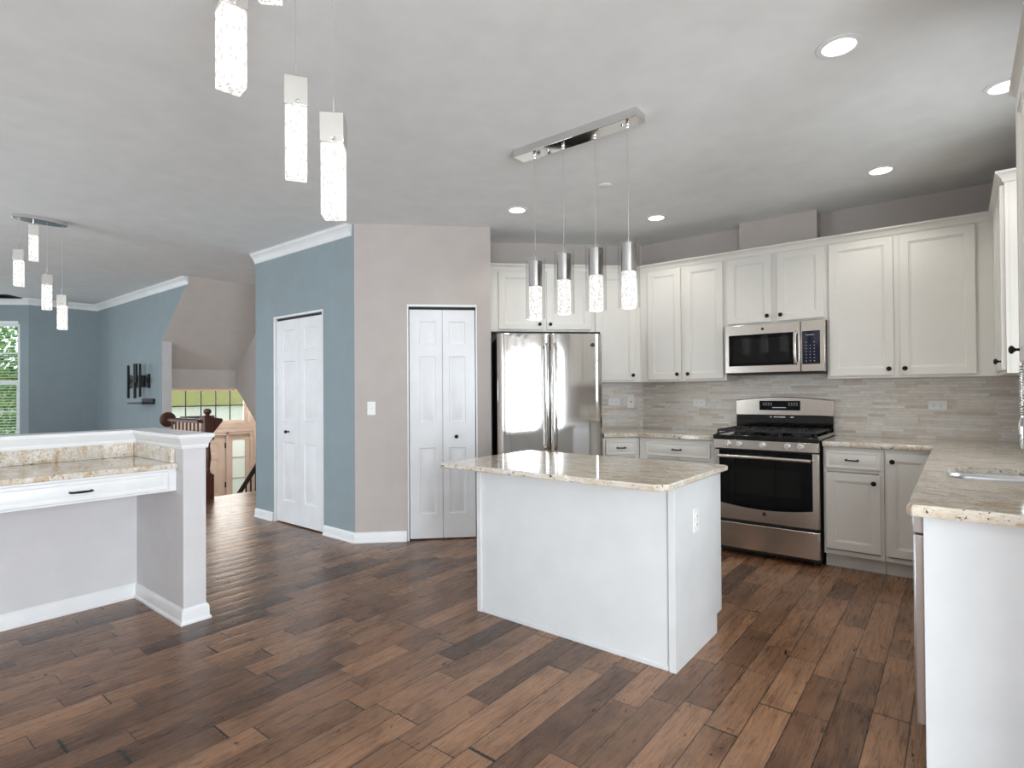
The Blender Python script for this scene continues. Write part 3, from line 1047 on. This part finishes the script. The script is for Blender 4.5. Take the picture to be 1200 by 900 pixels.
# polished edge strips
e = MB().sweep([(xe, yf), (xf, yf), (xf, ye + .012), (xf + .012, ye), (X1, ye)], [(-.001, .8765), (.002, .8765), (.006, .884), (.006, .906), (.001, .9138), (-.001, .9138)])
e.build('edge', 'granite', t)
s_ = thing('sink', 'undermount stainless steel sink in the granite by the window', 'sink', (0, 0, 0))
b = MB()
lv = [(0, .8835), (0, .86), (.012, .74), (.05, .715)]
vs = []
for i, z in lv:
    for hx, hy in hole:
        dx, dy = hx - cxm, hy - cym
        vs.append((cxm + dx * (1 - i / .24) * 1.0, cym + dy * (1 - i / .24), z))
fs = []
for k in range(len(lv) - 1):
    for i in range(n):
        fs.append((k * n + i, k * n + (i + 1) % n, (k + 1) * n + (i + 1) % n, (k + 1) * n + i))
fs.append(tuple(range((len(lv) - 1) * n, len(lv) * n)))
b.add(vs, fs)
b.add([(cxm + (hx - cxm) * q, cym + (hy - cym) * q, .883) for q in (1.0, 1.07) for hx, hy in hole], [(i, (i + 1) % n, n + (i + 1) % n, n + i) for i in range(n)])
bo = b.build('basin', 'sinksteel', s_, fix=False)
m_ = bo.modifiers.new('thick', 'SOLIDIFY')
m_.thickness = .0015
m_.offset = 1
MB().lathe([(.045, 0), (.045, .004), (.03, .005), (.0, .003)], (cxm, cym, .716), 20).build('drain', 'chrome', s_)
# spring faucet
fx, fy = .425, 3.19
t = thing('kitchen_faucet', 'chrome spring neck kitchen faucet at the right edge by the sink', 'faucet', (fx, fy, .914))
MB().lathe([(.028, 0), (.028, .01), (.02, .016), (.018, .10), (.015, .11), (.015, .34)], (0, 0, 0), 18).build('body', 'chrome', t)
arc = [(-.105 + .105 * math.cos(a), 0, .46 + .105 * math.sin(a)) for a in [PI * k / 12 for k in range(13)]]
MB().tube([(0, 0, .34)] + arc + [(-.21, 0, .30)], .008, 10).build('hose', 'chrome', t)
pts = []
path = [(0, 0, .34), (0, 0, .46)] + arc[1:] + [(-.21, 0, .36), (-.21, 0, .26)]
# coil around the hose
dense = []
for i in range(len(path) - 1):
    a, c = Vector(path[i]), Vector(path[i + 1])
    k = max(2, int((c - a).length / .0016))
    dense += [a.lerp(c, q / k) for q in range(k)]
L = 0
for i, p_ in enumerate(dense):
    if i:
        L += (p_ - dense[i - 1]).length
    d_ = (dense[min(i + 1, len(dense) - 1)] - dense[max(0, i - 1)]).normalized()
    side = Vector((0, 1, 0))
    nrm = d_.cross(side).normalized()
    ph = L / .011 * 2 * PI
    pts.append(p_ + (side * math.cos(ph) + nrm * math.sin(ph)) * .0145)
MB().tube(pts, .0022, 5).build('spring', 'chrome', t)
MB().lathe([(.016, 0), (.019, .02), (.019, .10), (.013, .13), (.013, .14)][::-1][::-1], (-.21, 0, .115), 16).build('spray_head', 'chrome', t)
MB().tube([(0, 0, .26), (-.12, 0, .255), (-.196, 0, .25)], .006, 8).build('docking_arm', 'chrome', t)
MB().tube([(0, -.018, .08), (0, -.06, .10), (0, -.10, .13)], [.008, .007, .006], 8).build('lever', 'chrome', t)

t = thing('kitchen_worktop', 'angled cream granite worktop between refrigerator and range', 'worktop', (0, 0, 0))
k0, k1 = diag(2.15, DW + .0105), diag(2.15, DW + g)
kc = diag(2.733 - g * math.tan(R(22.5)), DW + g)
ki = (RW[0] + .004, YW - .0105)
b = MB().prism([k0, k1, kc, (-1.548, YW - g), (-1.548, YW - .0105), ki], .8765, .914)
b.build('slab', 'granite', t, bevel=.005)

# island
ix0, ix1, iy0, iy1 = -2.2225, -1.0141, 2.4525, 3.0772
t = thing('kitchen_island', 'white panelled kitchen island in the middle of the floor', 'kitchen island', (0, 0, 0))
MB().box(ix0 + .004, ix1 - .0065, iy0 + .028, iy1 - .075, 0, .85).box(ix0 + .004, ix1 - .0065, iy1 - .075, iy1 - .02, .10, .85).build('body', 'island', t)
b = MB()
b.prism_x([(iy0 + .012, 0), (iy1 - .075, 0), (iy1 - .075, .10), (iy1, .10), (iy1, .85), (iy0 + .012, .85)][::-1], ix1 - .006, ix1)
b.build('end_panel', 'island', t)
MB().box(ix1 - .032, ix1 + .001, iy0 - .004, iy0 + .0115, 0, .85).box(ix1 - .032, ix1 - .0065, iy0 + .0115, iy0 + .0275, 0, .85).build('corner_stile', 'island', t, bevel=.0015)
MB().box(ix0 - .001, ix0 + .03, iy0 - .005, iy0 + .0275, .0, .85).build('corner_stile', 'island', t, bevel=.0015)
MB().box(ix0 + .0305, ix1 - .0355, iy0 + .006, iy0 + .0275, 0, .85).build('front_panel', 'island', t, bevel=.0015)
MB().box(ix0 + .031, ix1 - .036, iy0 - .001, iy0 + .0055, 0, .022).build('shoe_strip', 'island', t, bevel=.002)
for k in range(3):
    a = ix0 + .03 + k * .39
    MB().add([], []).box(a, a + .38, iy1 - .0195, iy1, .13, .83).build('cabinet_door', 'island', t, bevel=.002)
t = thing('island_worktop', 'cream granite slab on top of the kitchen island', 'worktop', (0, 0, 0))
L0, L1, W0, W1 = ix0 - .115, ix1 + .036, iy0 - .19, iy1 + .032
ch = .048
b = MB().prism([(L0, W0), (L1 - ch, W0), (L1, W0 + ch), (L1, W1 - .02), (L1 - .02, W1), (L0 + .02, W1), (L0, W1 - .02)], .8505, .879)
b.build('slab', 'granite', t, bevel=.006, seg=3)


def plate(label, loc, rz, w_=.07, h_=.115, kind='outlet', group=None):
    t = thing('power_outlet' if kind == 'outlet' else 'light_switch', label, 'outlet' if kind == 'outlet' else 'switch', loc, rz, group)
    MB().box(-w_ / 2, w_ / 2, -.006, 0, -h_ / 2, h_ / 2).build('cover_plate', 'plate', t, bevel=.002)
    if kind == 'outlet':
        for s in (-1, 1):
            c = (s * .021, 0) if w_ > h_ else (0, s * .021)
            r = MB().lathe([(.0165, .0062), (.0165, .0085), (.015, .009), (0, .009)], (c[0], 0, c[1]), 18, 'y').build('socket', 'plate', t)
            b = MB()
            for q in (-1, 1):
                if w_ > h_:
                    b.box(c[0] - .005, c[0] + .005, -.0096, -.0088, c[1] + q * .006 - .0011, c[1] + q * .006 + .0011)
                else:
                    b.box(c[0] + q * .006 - .0011, c[0] + q * .006 + .0011, -.0096, -.0088, c[1] - .003, c[1] + .006)
            b.build('slots', 'slot', r)
    else:
        tg = MB().box(-.005, .005, -.0085, -.0062, -.012, .012).build('toggle_surround', 'plate', t)
        MB().prism_x([(-.0085, -.004), (-.018, .006), (-.0165, .010), (-.0085, .006)], -.0035, .0035).build('toggle', 'dark' if kind == 'dark' else 'plate', tg)
    return t


OG = 'white wall plates'
plate('white double outlet on the end of the kitchen island', (ix1 + .0005, 2.703, .65), 90, .07, .115)
plate('white light switch on the beige pantry wall', (*diag(.141, .001), 1.15), 45, .07, .115, 'switch')
plate('white horizontal outlet in the tile nearest the refrigerator', (*diag(2.432, DW + .011), 1.177), 45, .115, .07)
plate('white switch with dark toggle in the tile corner', (*diag(2.603, DW + .011), 1.175), 45, .07, .115, 'dark')
plate('white outlet in the tile left of the range', (-1.897, YW - .011, 1.17), 0, .115, .07)
plate('white outlet in the tile above the right worktop', (-.121, YW - .011, 1.163), 0, .115, .07)

# ------------------------------------------------------------------ refrigerator (local on the fridge wall)
t = thing('refrigerator', 'stainless steel french door refrigerator beside the pantry', 'refrigerator', FR, 45)
fd = .70
fx0, fx1 = 1.215, 2.128
MB().box(fx0 + .012, fx1 - .012, -fd + .075, -.03, .03, 1.765).build('cabinet', 'matteblack', t, bevel=.004)


def fridge_front(name, x0, x1, z0, z1, bulge, mat='fridge'):
    b = MB()
    n_ = 14
    fr, bk = [], []
    for i in range(n_ + 1):
        u = i / n_
        r_ = .012
        x = x0 + (x1 - x0) * u
        e = min(u, 1 - u) * (x1 - x0)
        rd = 0 if e >= r_ else r_ - math.sqrt(max(0, r_ * r_ - (r_ - e) ** 2))
        y = -fd + .016 - bulge * (1 - (2 * u - 1) ** 2) + rd * 1.2
        fr.append((x, y))
    poly = fr + [(x1, -fd + .068), (x0, -fd + .068)]
    b.prism(poly, z0, z1)
    return b.build(name, mat, t, bevel=.004)


fm = 1.672
dl = fridge_front('refrigerator_door', fx0, fm - .003, .70, 1.784, .0035)
dr = fridge_front('refrigerator_door', fm + .003, fx1, .70, 1.784, .0035)
fz = fridge_front('freezer_drawer', fx0, fx1, .08, .692, .0035)
MB().box(fx0 + .02, fx1 - .02, -fd + .09, -fd + .12, 0, .079).build('toe_grille', 'matteblack', t)
for d_, x in ((dl, fm - .036), (dr, fm + .036)):
    b = MB()
    b.tube([(x, -fd - .004, .79), (x, -fd - .036, .805), (x, -fd - .047, .84), (x, -fd - .053, 1.2), (x, -fd - .047, 1.64), (x, -fd - .036, 1.675), (x, -fd - .004, 1.69)], .0135, 12)
    b.build('handle', 'fridge', d_)
MB().tube([(fx0 + .12, -fd - .004, .60), (fx0 + .13, -fd - .045, .605), ((fx0 + fx1) / 2, -fd - .055, .605), (fx1 - .13, -fd - .045, .605), (fx1 - .12, -fd - .004, .60)], .0125, 12).build('handle', 'fridge', fz)
MB().lathe([(.017, 0), (.017, .003), (.013, .004), (.013, .003), (0, .003)], (fx1 - .085, -fd + .005, 1.685), 20, 'y').build('badge', 'dark', dr)
for x in (fx0 + .045, fx1 - .045):
    MB().box(x - .04, x + .035, -fd + .03, -fd + .13, 1.7845, 1.802).build('hinge_cover', 'dark', t, bevel=.005)

# ------------------------------------------------------------------ range (world aligned, local x 0..w)
rx, rw, ry = -1.5355, .752, 4.50
t = thing('gas_range', 'stainless steel gas range with black oven door and grates', 'range', (rx, ry, 0))
rd = YW - .03 - ry
MB().box(.004, rw - .004, .045, rd, .03, .895).build('body', 'matteblack', t)
for x in (.05, rw - .05):
    for y in (.1, rd - .08):
        MB().lathe([(.018, 0), (.018, .03)], (x, y, 0), 10).build('foot', 'matteblack', t)
MB().box(.003, rw - .003, .0, .04, .06, .255).build('storage_drawer', 'steel', t, bevel=.004)
# oven door: steel frame with bowed lower edge around black glass
dr_ = MB().box(.003, rw - .003, .006, .044, .278, .820).build('oven_door', 'steel', t, bevel=.004)
bot = lambda u: .405 - .030 * (1 - (2 * u - 1) ** 2)
gx0, gx1 = .045, rw - .045
N_ = 16
poly = [(gx0 + (gx1 - gx0) * i / N_, bot(i / N_)) for i in range(N_ + 1)] + [(gx1, .8195), (gx0, .8195)]
MB().prism_y(poly, .002, .0058).build('door_glass', 'glassblack', dr_)
wx0, wx1, wz0, wz1 = .13, rw - .125, .485, .685
MB().box(wx0, wx1, .0008, .0019, wz0, wz1).build('oven_window', plain('oven_window_glass', (.007, .008, .007), .03, spec=.3), dr_)
b = MB()
b.tube([(.05, -.045, .772), (rw * .5, -.052, .775), (rw - .05, -.045, .772)], .0125, 12)
b.tube([(.06, .004, .772), (.06, -.045, .772)], .009, 8).tube([(rw - .06, .004, .772), (rw - .06, -.045, .772)], .009, 8)
b.build('handle', 'nickel', dr_)
MB().lathe([(.015, 0), (.015, .002), (.011, .003), (.011, .002), (0, .002)], (rw / 2, .006, .345), 18, 'y').build('badge', 'dark', dr_)
# control panel
cp = MB().box(.002, rw - .002, -.004, .05, .828, .900).build('control_panel', 'steel', t, bevel=.004)
for x in (.116, .2, .371, .543, .631):
    kb = MB().lathe([(.023, 0), (.023, .004), (.019, .006), (.0175, .024), (.015, .027), (0, .027)], (x, -.0042, .867), 20, 'y').build('burner_knob', 'knobmetal', cp)
    MB().box(x - .002, x + .002, -.0335, -.031, .853, .881).build('pointer', 'chrome', kb)
# cooktop
MB().box(0, rw, -.008, rd - .02, .901, .936).build('cooktop', 'black', t, bevel=.006)
for x in (-.001, rw - .012):
    MB().box(x, x + .013, .02, rd - .06, .937, .944).build('side_trim', 'steel', t, bevel=.001)
for x, y, r_ in ((.16, .14, .04), (.16, .44, .045), (.376, .29, .05), (.592, .14, .05), (.592, .44, .036)):
    bu = MB().lathe([(r_, 0), (r_, .008), (r_ * .8, .012), (r_ * .8, .016)], (x, y, .9365), 20).build('burner', 'dark', t)
    MB().lathe([(r_ * .75, 0), (r_ * .78, .006), (r_ * .6, .010), (0, .010)], (x, y, .953), 20).build('burner_cap', 'iron', bu)
for x0, x1 in ((.022, .262), (.267, .485), (.49, .730)):
    b = MB()
    z0, z1 = .962, .976
    y0_, y1_ = .03, .54
    for x in (x0, x1 - .012):
        b.box(x, x + .012, y0_, y1_, z0, z1)
    for y in (y0_, (y0_ + y1_) / 2 - .006, y1_ - .012):
        b.box(x0 + .012, x1 - .012, y, y + .012, z0, z1)
    xm = (x0 + x1) / 2
    b.box(xm - .005, xm + .005, y0_ + .012, y0_ + .085, z0 + .002, z1 + .003).box(xm - .005, xm + .005, y0_ + .145, (y0_ + y1_) / 2 - .006, z0 + .002, z1 + .003)
    b.box(xm - .005, xm + .005, (y0_ + y1_) / 2 + .006, (y0_ + y1_) / 2 + .07, z0 + .002, z1 + .003).box(xm - .005, xm + .005, y1_ - .09, y1_ - .012, z0 + .002, z1 + .003)
    for y in (y0_ + .113, y1_ - .13):
        b.box(x0 + .012, xm - .035, y - .005, y + .005, z0 + .002, z1 + .003).box(xm + .035, x1 - .012, y - .005, y + .005, z0 + .002, z1 + .003)
    for x in (x0, x1 - .012):
        for y in (y0_, y1_ - .012):
            b.box(x, x + .012, y, y + .012, .9362, z0)
    b.build('grate', 'iron', t, bevel=.002)
# backguard
by = 5.13 - ry
bx0, bx1 = -.012, rw + .0
bg = MB().box(bx0 + .004, bx1 - .004, by + .004, rd + .02, .937, 1.07).build('backguard', 'black', t, bevel=.003)
top = lambda u: 1.196 + .030 * (1 - (2 * u - 1) ** 2)
poly = [(bx0, 1.068)] + [(bx1, 1.068)] + [(bx1 - (bx1 - bx0) * i / 16, top(i / 16)) for i in range(17)]
bp_ = MB().prism_y(poly, by - .006, rd + .02).build('backguard_panel', 'steel', t, bevel=.006)
d0, d1 = .188, .508
ds = MB().box(d0, d1, by - .0085, by - .0062, 1.112, 1.192).build('display', 'glassblack', bp_, bevel=.001)
b = MB()
rng = random.Random(3)
for r_ in range(2):
    for cidx in range(4):
        for side in (0, 1):
            x = d0 + .03 + cidx * .02 + side * .2
            b.box(x, x + .010, by - .0092, by - .0086, 1.155 + r_ * .016, 1.158 + r_ * .016)
for cidx in range(9):
    x = d0 + .105 + cidx * .012
    b.box(x, x + .008, by - .0092, by - .0086, 1.132, 1.138)
b.build('display_marks', 'display', ds)
b = MB()
for x0, x1 in ((.27, .283), (.30, .33), (.335, .39), (.43, .455)):
    b.box(x0, x1, by + .0028, by + .0038, 1.052, 1.058)
b.build('lettering', 'display', bg)

# ------------------------------------------------------------------ microwave
mx, mw, my = -1.531, .747, 4.79
t = thing('microwave', 'stainless over the range microwave with black window', 'microwave', (mx, my, 1.42))
MB().box(0, mw, .045, YW - .025 - my, .012, .4).build('body', 'dark', t, bevel=.003)
MB().box(.01, mw - .01, .03, YW - .06 - my, -.006, .0115).build('vent_underside', 'matteblack', t)
d_ = MB().box(.001, .575, 0, .0445, .004, .4).build('microwave_door', 'steel', t, bevel=.005)
MB().box(.034, .556, -.0022, -.0002, .062, .318).build('door_window', 'glassblack', d_, bevel=.001)
MB().box(.075, .50, -.0034, -.0023, .085, .285).build('window_mesh', plain('microwave_window_mesh', (.010, .011, .011), .04, spec=.3), d_)
MB().tube([(.545, -.001, .07), (.545, -.03, .08), (.545, -.042, .12), (.545, -.046, .19), (.545, -.042, .27), (.545, -.03, .305), (.545, -.001, .315)], .012, 10).build('handle', 'nickel', d_)
MB().lathe([(.011, 0), (.011, .002), (.008, .003), (.008, .002), (0, .002)], (.30, .0, .358), 16, 'y').build('badge', 'dark', d_)
c_ = MB().box(.579, mw - .001, 0, .0445, .004, .4).build('control_panel', 'steel', t, bevel=.005)
k_ = MB().box(.588, .712, -.0022, -.0002, .062, .318).build('keypad', plain('keypad_glass', (.01, .012, .03), .05), c_, bevel=.001)
b = MB()
for r_ in range(7):
    for q in range(3):
        if r_ > 5 and q == 1:
            continue
        b.box(.613 + q * .028, .620 + q * .028, -.003, -.0023, .085 + r_ * .024, .0875 + r_ * .024)
b.box(.613, .672, -.003, -.0023, .286, .2885)
b.build('keypad_marks', 'display', k_)

# ------------------------------------------------------------------ desk in the half wall
t = thing('built_in_desk', 'white built in desk drawer unit under granite at the half wall', 'desk', (0, 0, 0))
dxf = -3.478
MB().box(HX + .002, dxf - .02, -.9, HY0 - .002, .745, .863).build('carcass', 'trim', t)
b = MB()
b.box(dxf - .0195, dxf, -.9, HY0 - .002, .737, .752).box(dxf - .0195, dxf, -.9, HY0 - .002, .85, .863)
for y0_, y1_ in ((1.248, HY0 - .002), (.43, .455), (-.40, -.375), (-.9, -.875)):
    b.box(dxf - .0195, dxf, y0_, y1_, .752, .85)
b.build('face_frame', 'trim', t, bevel=.001)
ro = None
for y0_, y1_ in ((.452, 1.251), (-.378, .433)):
    d_ = MB().slab_door(y0_, y1_, .750, .852, 0, .019, flat=True)
    d_.v = [(dxf + .0195 - v[1], v[0], v[2]) for v in d_.v]
    d_ = d_.build('drawer', 'trim', t)
    yc = (y0_ + y1_) / 2
    b = MB()
    xq = dxf + .0195
    b.tube([(xq, yc - .045, .797), (xq + .018, yc - .045, .797), (xq + .027, yc - .036, .797), (xq + .029, yc, .797), (xq + .027, yc + .036, .797), (xq + .018, yc + .045, .797), (xq, yc + .045, .797)], [.006, .005, .005, .0058, .005, .005, .006], 8)
    b.build('pull', 'bronze', d_)
t = thing('desk_worktop', 'cream granite desk top with upstand against the half wall', 'worktop', (0, 0, 0))
MB().box(HX + .001, -3.459, -.9, HY0 - .001, .8635, .893).build('slab', 'granite', t, bevel=.005, seg=3)
MB().box(HX + .001, HX + .022, -.9, HY0 - .023, .8935, .977).build('upstand', 'granite', t, bevel=.002)
MB().box(HX + .001, -3.497, HY0 - .022, HY0 - .001, .8935, .977).build('upstand', 'granite', t, bevel=.002)

# ------------------------------------------------------------------ lights
for i, (x, y, lab) in enumerate(((-.38, 2.714, 'largest recessed ceiling light, nearest the camera'), (.192, 3.584, 'recessed ceiling light cut by the cabinet at the right edge'),
                                 (-.388, 4.43, 'recessed ceiling light above the tall cabinet right of the range'), (-2.745, 3.524, 'recessed ceiling light in front of the refrigerator'),
                                 (-1.969, 4.428, 'recessed ceiling light in front of the corner wall cabinets'))):
    t = thing('recessed_light', lab, 'ceiling light', (x, y, ZC), 0, 'recessed ceiling lights')
    MB().lathe([(.085, -.0005), (.086, -.004), (.066, -.007), (.060, -.0005)], (0, 0, 0), 32).build('trim_ring', 'trim', t)
    MB().lathe([(.062, -.0052), (.05, -.0075), (0, -.009)], (0, 0, 0), 24).build('lamp', 'recess', t)
    sp = bpy.data.lights.new('recessed_spot', 'SPOT')
    sp.energy, sp.spot_size, sp.spot_blend, sp.shadow_soft_size, sp.color = 14, R(135), .6, .06, (1, .96, .91)
    so = bpy.data.objects.new('recessed_spot', sp)
    col.objects.link(so)
    so.parent = t
    so.location = (0, 0, -.03)
t = thing('sprinkler_cover', 'small flat white disc on the ceiling behind the island pendant', 'ceiling cover', (-1.936, 3.498, ZC))
MB().lathe([(.044, -.0005), (.044, -.004), (.038, -.007), (0, -.007)], (0, 0, 0), 28).build('cover', 'ceiling', t)

# island pendant: bar canopy with four glass cylinders
t = thing('linear_pendant_light', 'chrome bar pendant with four clear glass cylinders over the island', 'pendant light', (-1.65, 2.68, ZC))
pb = MB().box(-.425, .378, -.052, .052, -.048, -.0005).build('canopy', 'chrome', t, bevel=.002)
for x in (-.21, .27):
    MB().lathe([(.006, -.006), (.006, 0)], (x, 0, -.0485), 10).build('canopy_screw', 'chrome', pb)
for x, zt in ((-.303, 2.060), (-.101, 2.072), (.106, 2.070), (.303, 2.066)):
    z = zt - ZC
    MB().lathe([(.007, -.025), (.010, -.02), (.010, 0)], (x, 0, z * 0 - .0485), 12).build('cord_grip', 'chrome', pb)
    cd = MB().tube([(x, 0, -.07), (x, 0, z + .06)], .0016, 6).build('cord', 'nickel', t)
    MB().tube([(x, 0, z + .06), (x, 0, z - .005)], .0042, 8).build('stem', 'chrome', cd)
    cp = MB().lathe([(.012, 0), (.041, -.002), (.041, -.146), (.038, -.149)], (x, 0, z - .006), 24).build('socket_cap', 'chrome', t)
    MB().lathe([(.036, 0), (.0375, -.004), (.0375, -.188), (.033, -.193)], (x, 0, z - .157), 20).build('crystal', 'crystal', cp)
    n_ = 32
    b = MB()
    vs = []
    for r_, zz in ((.0585, .012), (.0585, -.345), (.0555, -.345), (.0555, .012)):
        vs += [(x + r_ * math.cos(2 * PI * k / n_), r_ * math.sin(2 * PI * k / n_), z + zz) for k in range(n_)]
    fs = [(q * n_ + k, q * n_ + (k + 1) % n_, ((q + 1) % 4) * n_ + (k + 1) % n_, ((q + 1) % 4) * n_ + k) for q in range(4) for k in range(n_)]
    b.add(vs, fs)
    b.build('glass_cylinder', 'shade', cp)


def cluster(label, loc, rz, drops, rot, rx_, ry_):
    """oval canopy with square crystal drops; drops (dx, dy, z of the cap top, turn)"""
    t = thing('cluster_pendant_light', label, 'pendant light', (*loc, ZC), rz, 'crystal cluster pendants')
    n_ = 40
    b = MB()
    vs = []
    for k_, zz in ((.97, -.0005), (1, -.003), (1, -.032), (.97, -.035)):
        vs += [(rx_ * k_ * math.cos(2 * PI * k / n_), ry_ * k_ * math.sin(2 * PI * k / n_), zz) for k in range(n_)]
    fs = [(q * n_ + k, q * n_ + (k + 1) % n_, (q + 1) * n_ + (k + 1) % n_, (q + 1) * n_ + k) for q in range(3) for k in range(n_)]
    fs += [tuple(range(n_)), tuple(range(3 * n_, 4 * n_))]
    b.add(vs, fs)
    b.build('canopy', 'chrome', t)
    for dx, dy, zc_, turn in drops:
        z = zc_ - ZC
        h_ = .033
        c_, s_ = math.cos(R(turn)), math.sin(R(turn))
        def sq(h2, z0, z1):
            q = MB()
            pts_ = [(dx + c_ * a - s_ * d2, dy + s_ * a + c_ * d2) for a, d2 in ((-h2, -h2), (h2, -h2), (h2, h2), (-h2, h2))]
            return q.prism(pts_, z0, z1)
        cp = sq(h_, z - .085, z).build('socket_cap', 'nickel', t, bevel=.0015)
        MB().tube([(dx, dy, -.034), (dx, dy, z + .055)], .0013, 6).build('cord', 'nickel', cp)
        MB().tube([(dx, dy, z + .055), (dx, dy, z)], .0045, 8).build('stem', 'chrome', cp)
        MB().lathe([(.003, 0), (.003, .012)], (dx + c_ * h_, dy + s_ * h_, z - .075), 8, 'x').build('screw', 'chrome', cp)
        sq(h_ * .93, z - .29, z - .0855).build('crystal', 'crystal', cp, bevel=.003)
    return t


cluster('crystal cluster pendant hanging from a chrome oval in the living room', (-5.89, 1.18), 0,
        [(.01, -.046, 2.668, -12), (.01, -.138, 2.448, -20), (.01, .039, 2.277, -3), (.01, .141, 2.121, -24)], 0, .075, .18)
cluster('large bright crystal pendant drops at the top left, nearest the camera', (-1.46, .81), 0,
        [(-.021, -.124, 2.372, -8), (.016, -.043, 2.64, -44), (-.073, .09, 2.213, -30), (.066, .125, 2.075, -44)], 0, .10, .19)

# ------------------------------------------------------------------ living room bits
t = thing('ceiling_vent', 'dark ceiling register by the bay window', 'vent', (-11.05, 1.72, ZC), 45)
fr = MB().box(-.5, .27, -.20, .22, -.012, -.0005).build('frame', 'dark', t, bevel=.002)
b = MB()
for k in range(14):
    y = -.18 + k * .028
    b.add([(-.47, y, -.016), (.24, y, -.016), (.24, y + .016, -.0125), (-.47, y + .016, -.0125)], [(0, 1, 2, 3)])
b.build('louvre', 'matteblack', fr, smooth=False)

t = thing('television_bracket', 'black television wall bracket of bars and uprights on the blue wall', 'television bracket', (-9.05, YB, 1.47))
b = MB()
b.box(-.40, .38, -.02, -.001, .05, .085).box(-.40, .38, -.02, -.001, -.09, -.055).box(-.40, -.34, -.0215, -.001, -.10, .095).box(.32, .38, -.0215, -.001, -.10, .095)
b.build('wall_plate', 'matteblack', t, bevel=.003)
for x0, x1 in ((-.26, -.03), (.03, .24)):
    MB().box(x0, x1, -.06, -.022, -.075, .07).build('pivot_block', 'matteblack', t, bevel=.006)
MB().tube([(-.14, -.06, 0), (0, -.10, 0), (.1, -.115, 0)], .02, 8).build('arm', 'matteblack', t)
for x, z0, z1, r_ in ((-.05, -.24, .22, .016), (.20, -.24, .235, .02), (.26, -.02, .235, .014), (.40, -.22, .23, .007)):
    MB().box(x - r_, x + r_, -.145, -.116, z0, z1).build('upright', 'matteblack', t, bevel=.004)
MB().box(-.10, .44, -.1155, -.10, -.035, .04).build('cross_bar', 'matteblack', t, bevel=.003)
t = thing('equipment_shelf', 'small dark floating shelf below the television bracket', 'shelf', (-8.95, YB, 1.15))
MB().box(-.10, .44, -.16, -.001, .0, .022).build('board', 'dark', t, bevel=.004)
MB().box(.05, .45, -.03, -.0011, .0225, .075).build('back_plate', 'matteblack', t, bevel=.003)

# stairs and railings
t = struct(thing('staircase', 'wooden stairs going down to the entry from the landing', 'stairs', (-7.28, 3.1, 0)), 'wooden stairs going down to the entry from the landing', 'stairs')
b, b2 = MB(), MB()
for k in range(1, 8):
    z = -k * .1875
    b.box(-.27 * k - .02, -.27 * (k - 1), 0, .98, z - .03, z)
    b2.box(-.27 * (k - 1) - .015, -.27 * (k - 1), 0, .98, z, z + .1575)
b.build('treads', 'stepwood', t, smooth=False)
b2.build('risers', 'trim', t, smooth=False)

t = thing('stair_railing', 'dark cherry wood railing with turned newel post at the stairs', 'railing', (-7.2, 3.039, 0))
NW = MB()
NW.box(-.055, .055, -.055, .055, 0, .30).box(-.055, .055, -.055, .055, .72, 1.0)
NW.lathe([(.054, .30), (.046, .315), (.03, .325), (.034, .34), (.026, .36), (.03, .40), (.042, .50), (.036, .58), (.028, .65), (.034, .675), (.028, .69), (.046, .705), (.054, .72)], (0, 0, 0), 20)
NW.lathe([(.05, 1.0), (.058, 1.008), (.05, 1.016), (.022, 1.022), (.024, 1.032), (.042, 1.05), (.046, 1.068), (.042, 1.086), (.025, 1.10), (0, 1.104)], (0, 0, 0), 20)
NW.build('newel_post', 'cherry', t, bevel=.003)
HR = [(-.032, -.02), (.032, -.02), (.034, 0), (.028, .018), (.012, .03), (-.012, .03), (-.028, .018), (-.034, 0)]
b = MB().prism_x([(q - .06, z + .945) for q, z in HR][::-1], -1.035, -.056)
b.build('handrail', 'cherry', t)
MB().lathe([(.10, 0), (.10, .012), (.085, .02), (.055, .022)], (-1.0555, -.06, .945), 22, 'x').build('rosette', 'cherry', t)
for k in range(8):
    x = -.12 - k * .112
    MB().lathe([(.014, 0), (.014, .18), (.020, .2), (.012, .23), (.016, .5), (.010, .8), (.013, .926)], (x, -.06, .0), 10).build('baluster', 'cherry', t)
b = MB().prism_x([(.056, .93), (.056, .995), (.17, .975), (.17, .94), (.056, .80)][::-1], -.03, .03)
b.build('rail_easing', 'cherry', t, bevel=.006)

t = thing('stair_handrail', 'near black sloping handrail with balusters low by the closet wall', 'railing', (-8.45, ys - .10, -.30))
MB().tube([(0, 0, .02), (.52, 0, .46), (.75, 0, .655)], .032, 8).build('handrail', 'matteblack', t)
for k in range(4):
    x = .18 + k * .14
    MB().tube([(x, 0, -.35), (x, 0, x * .846 + .0)], .012, 8).build('baluster', 'matteblack', t)
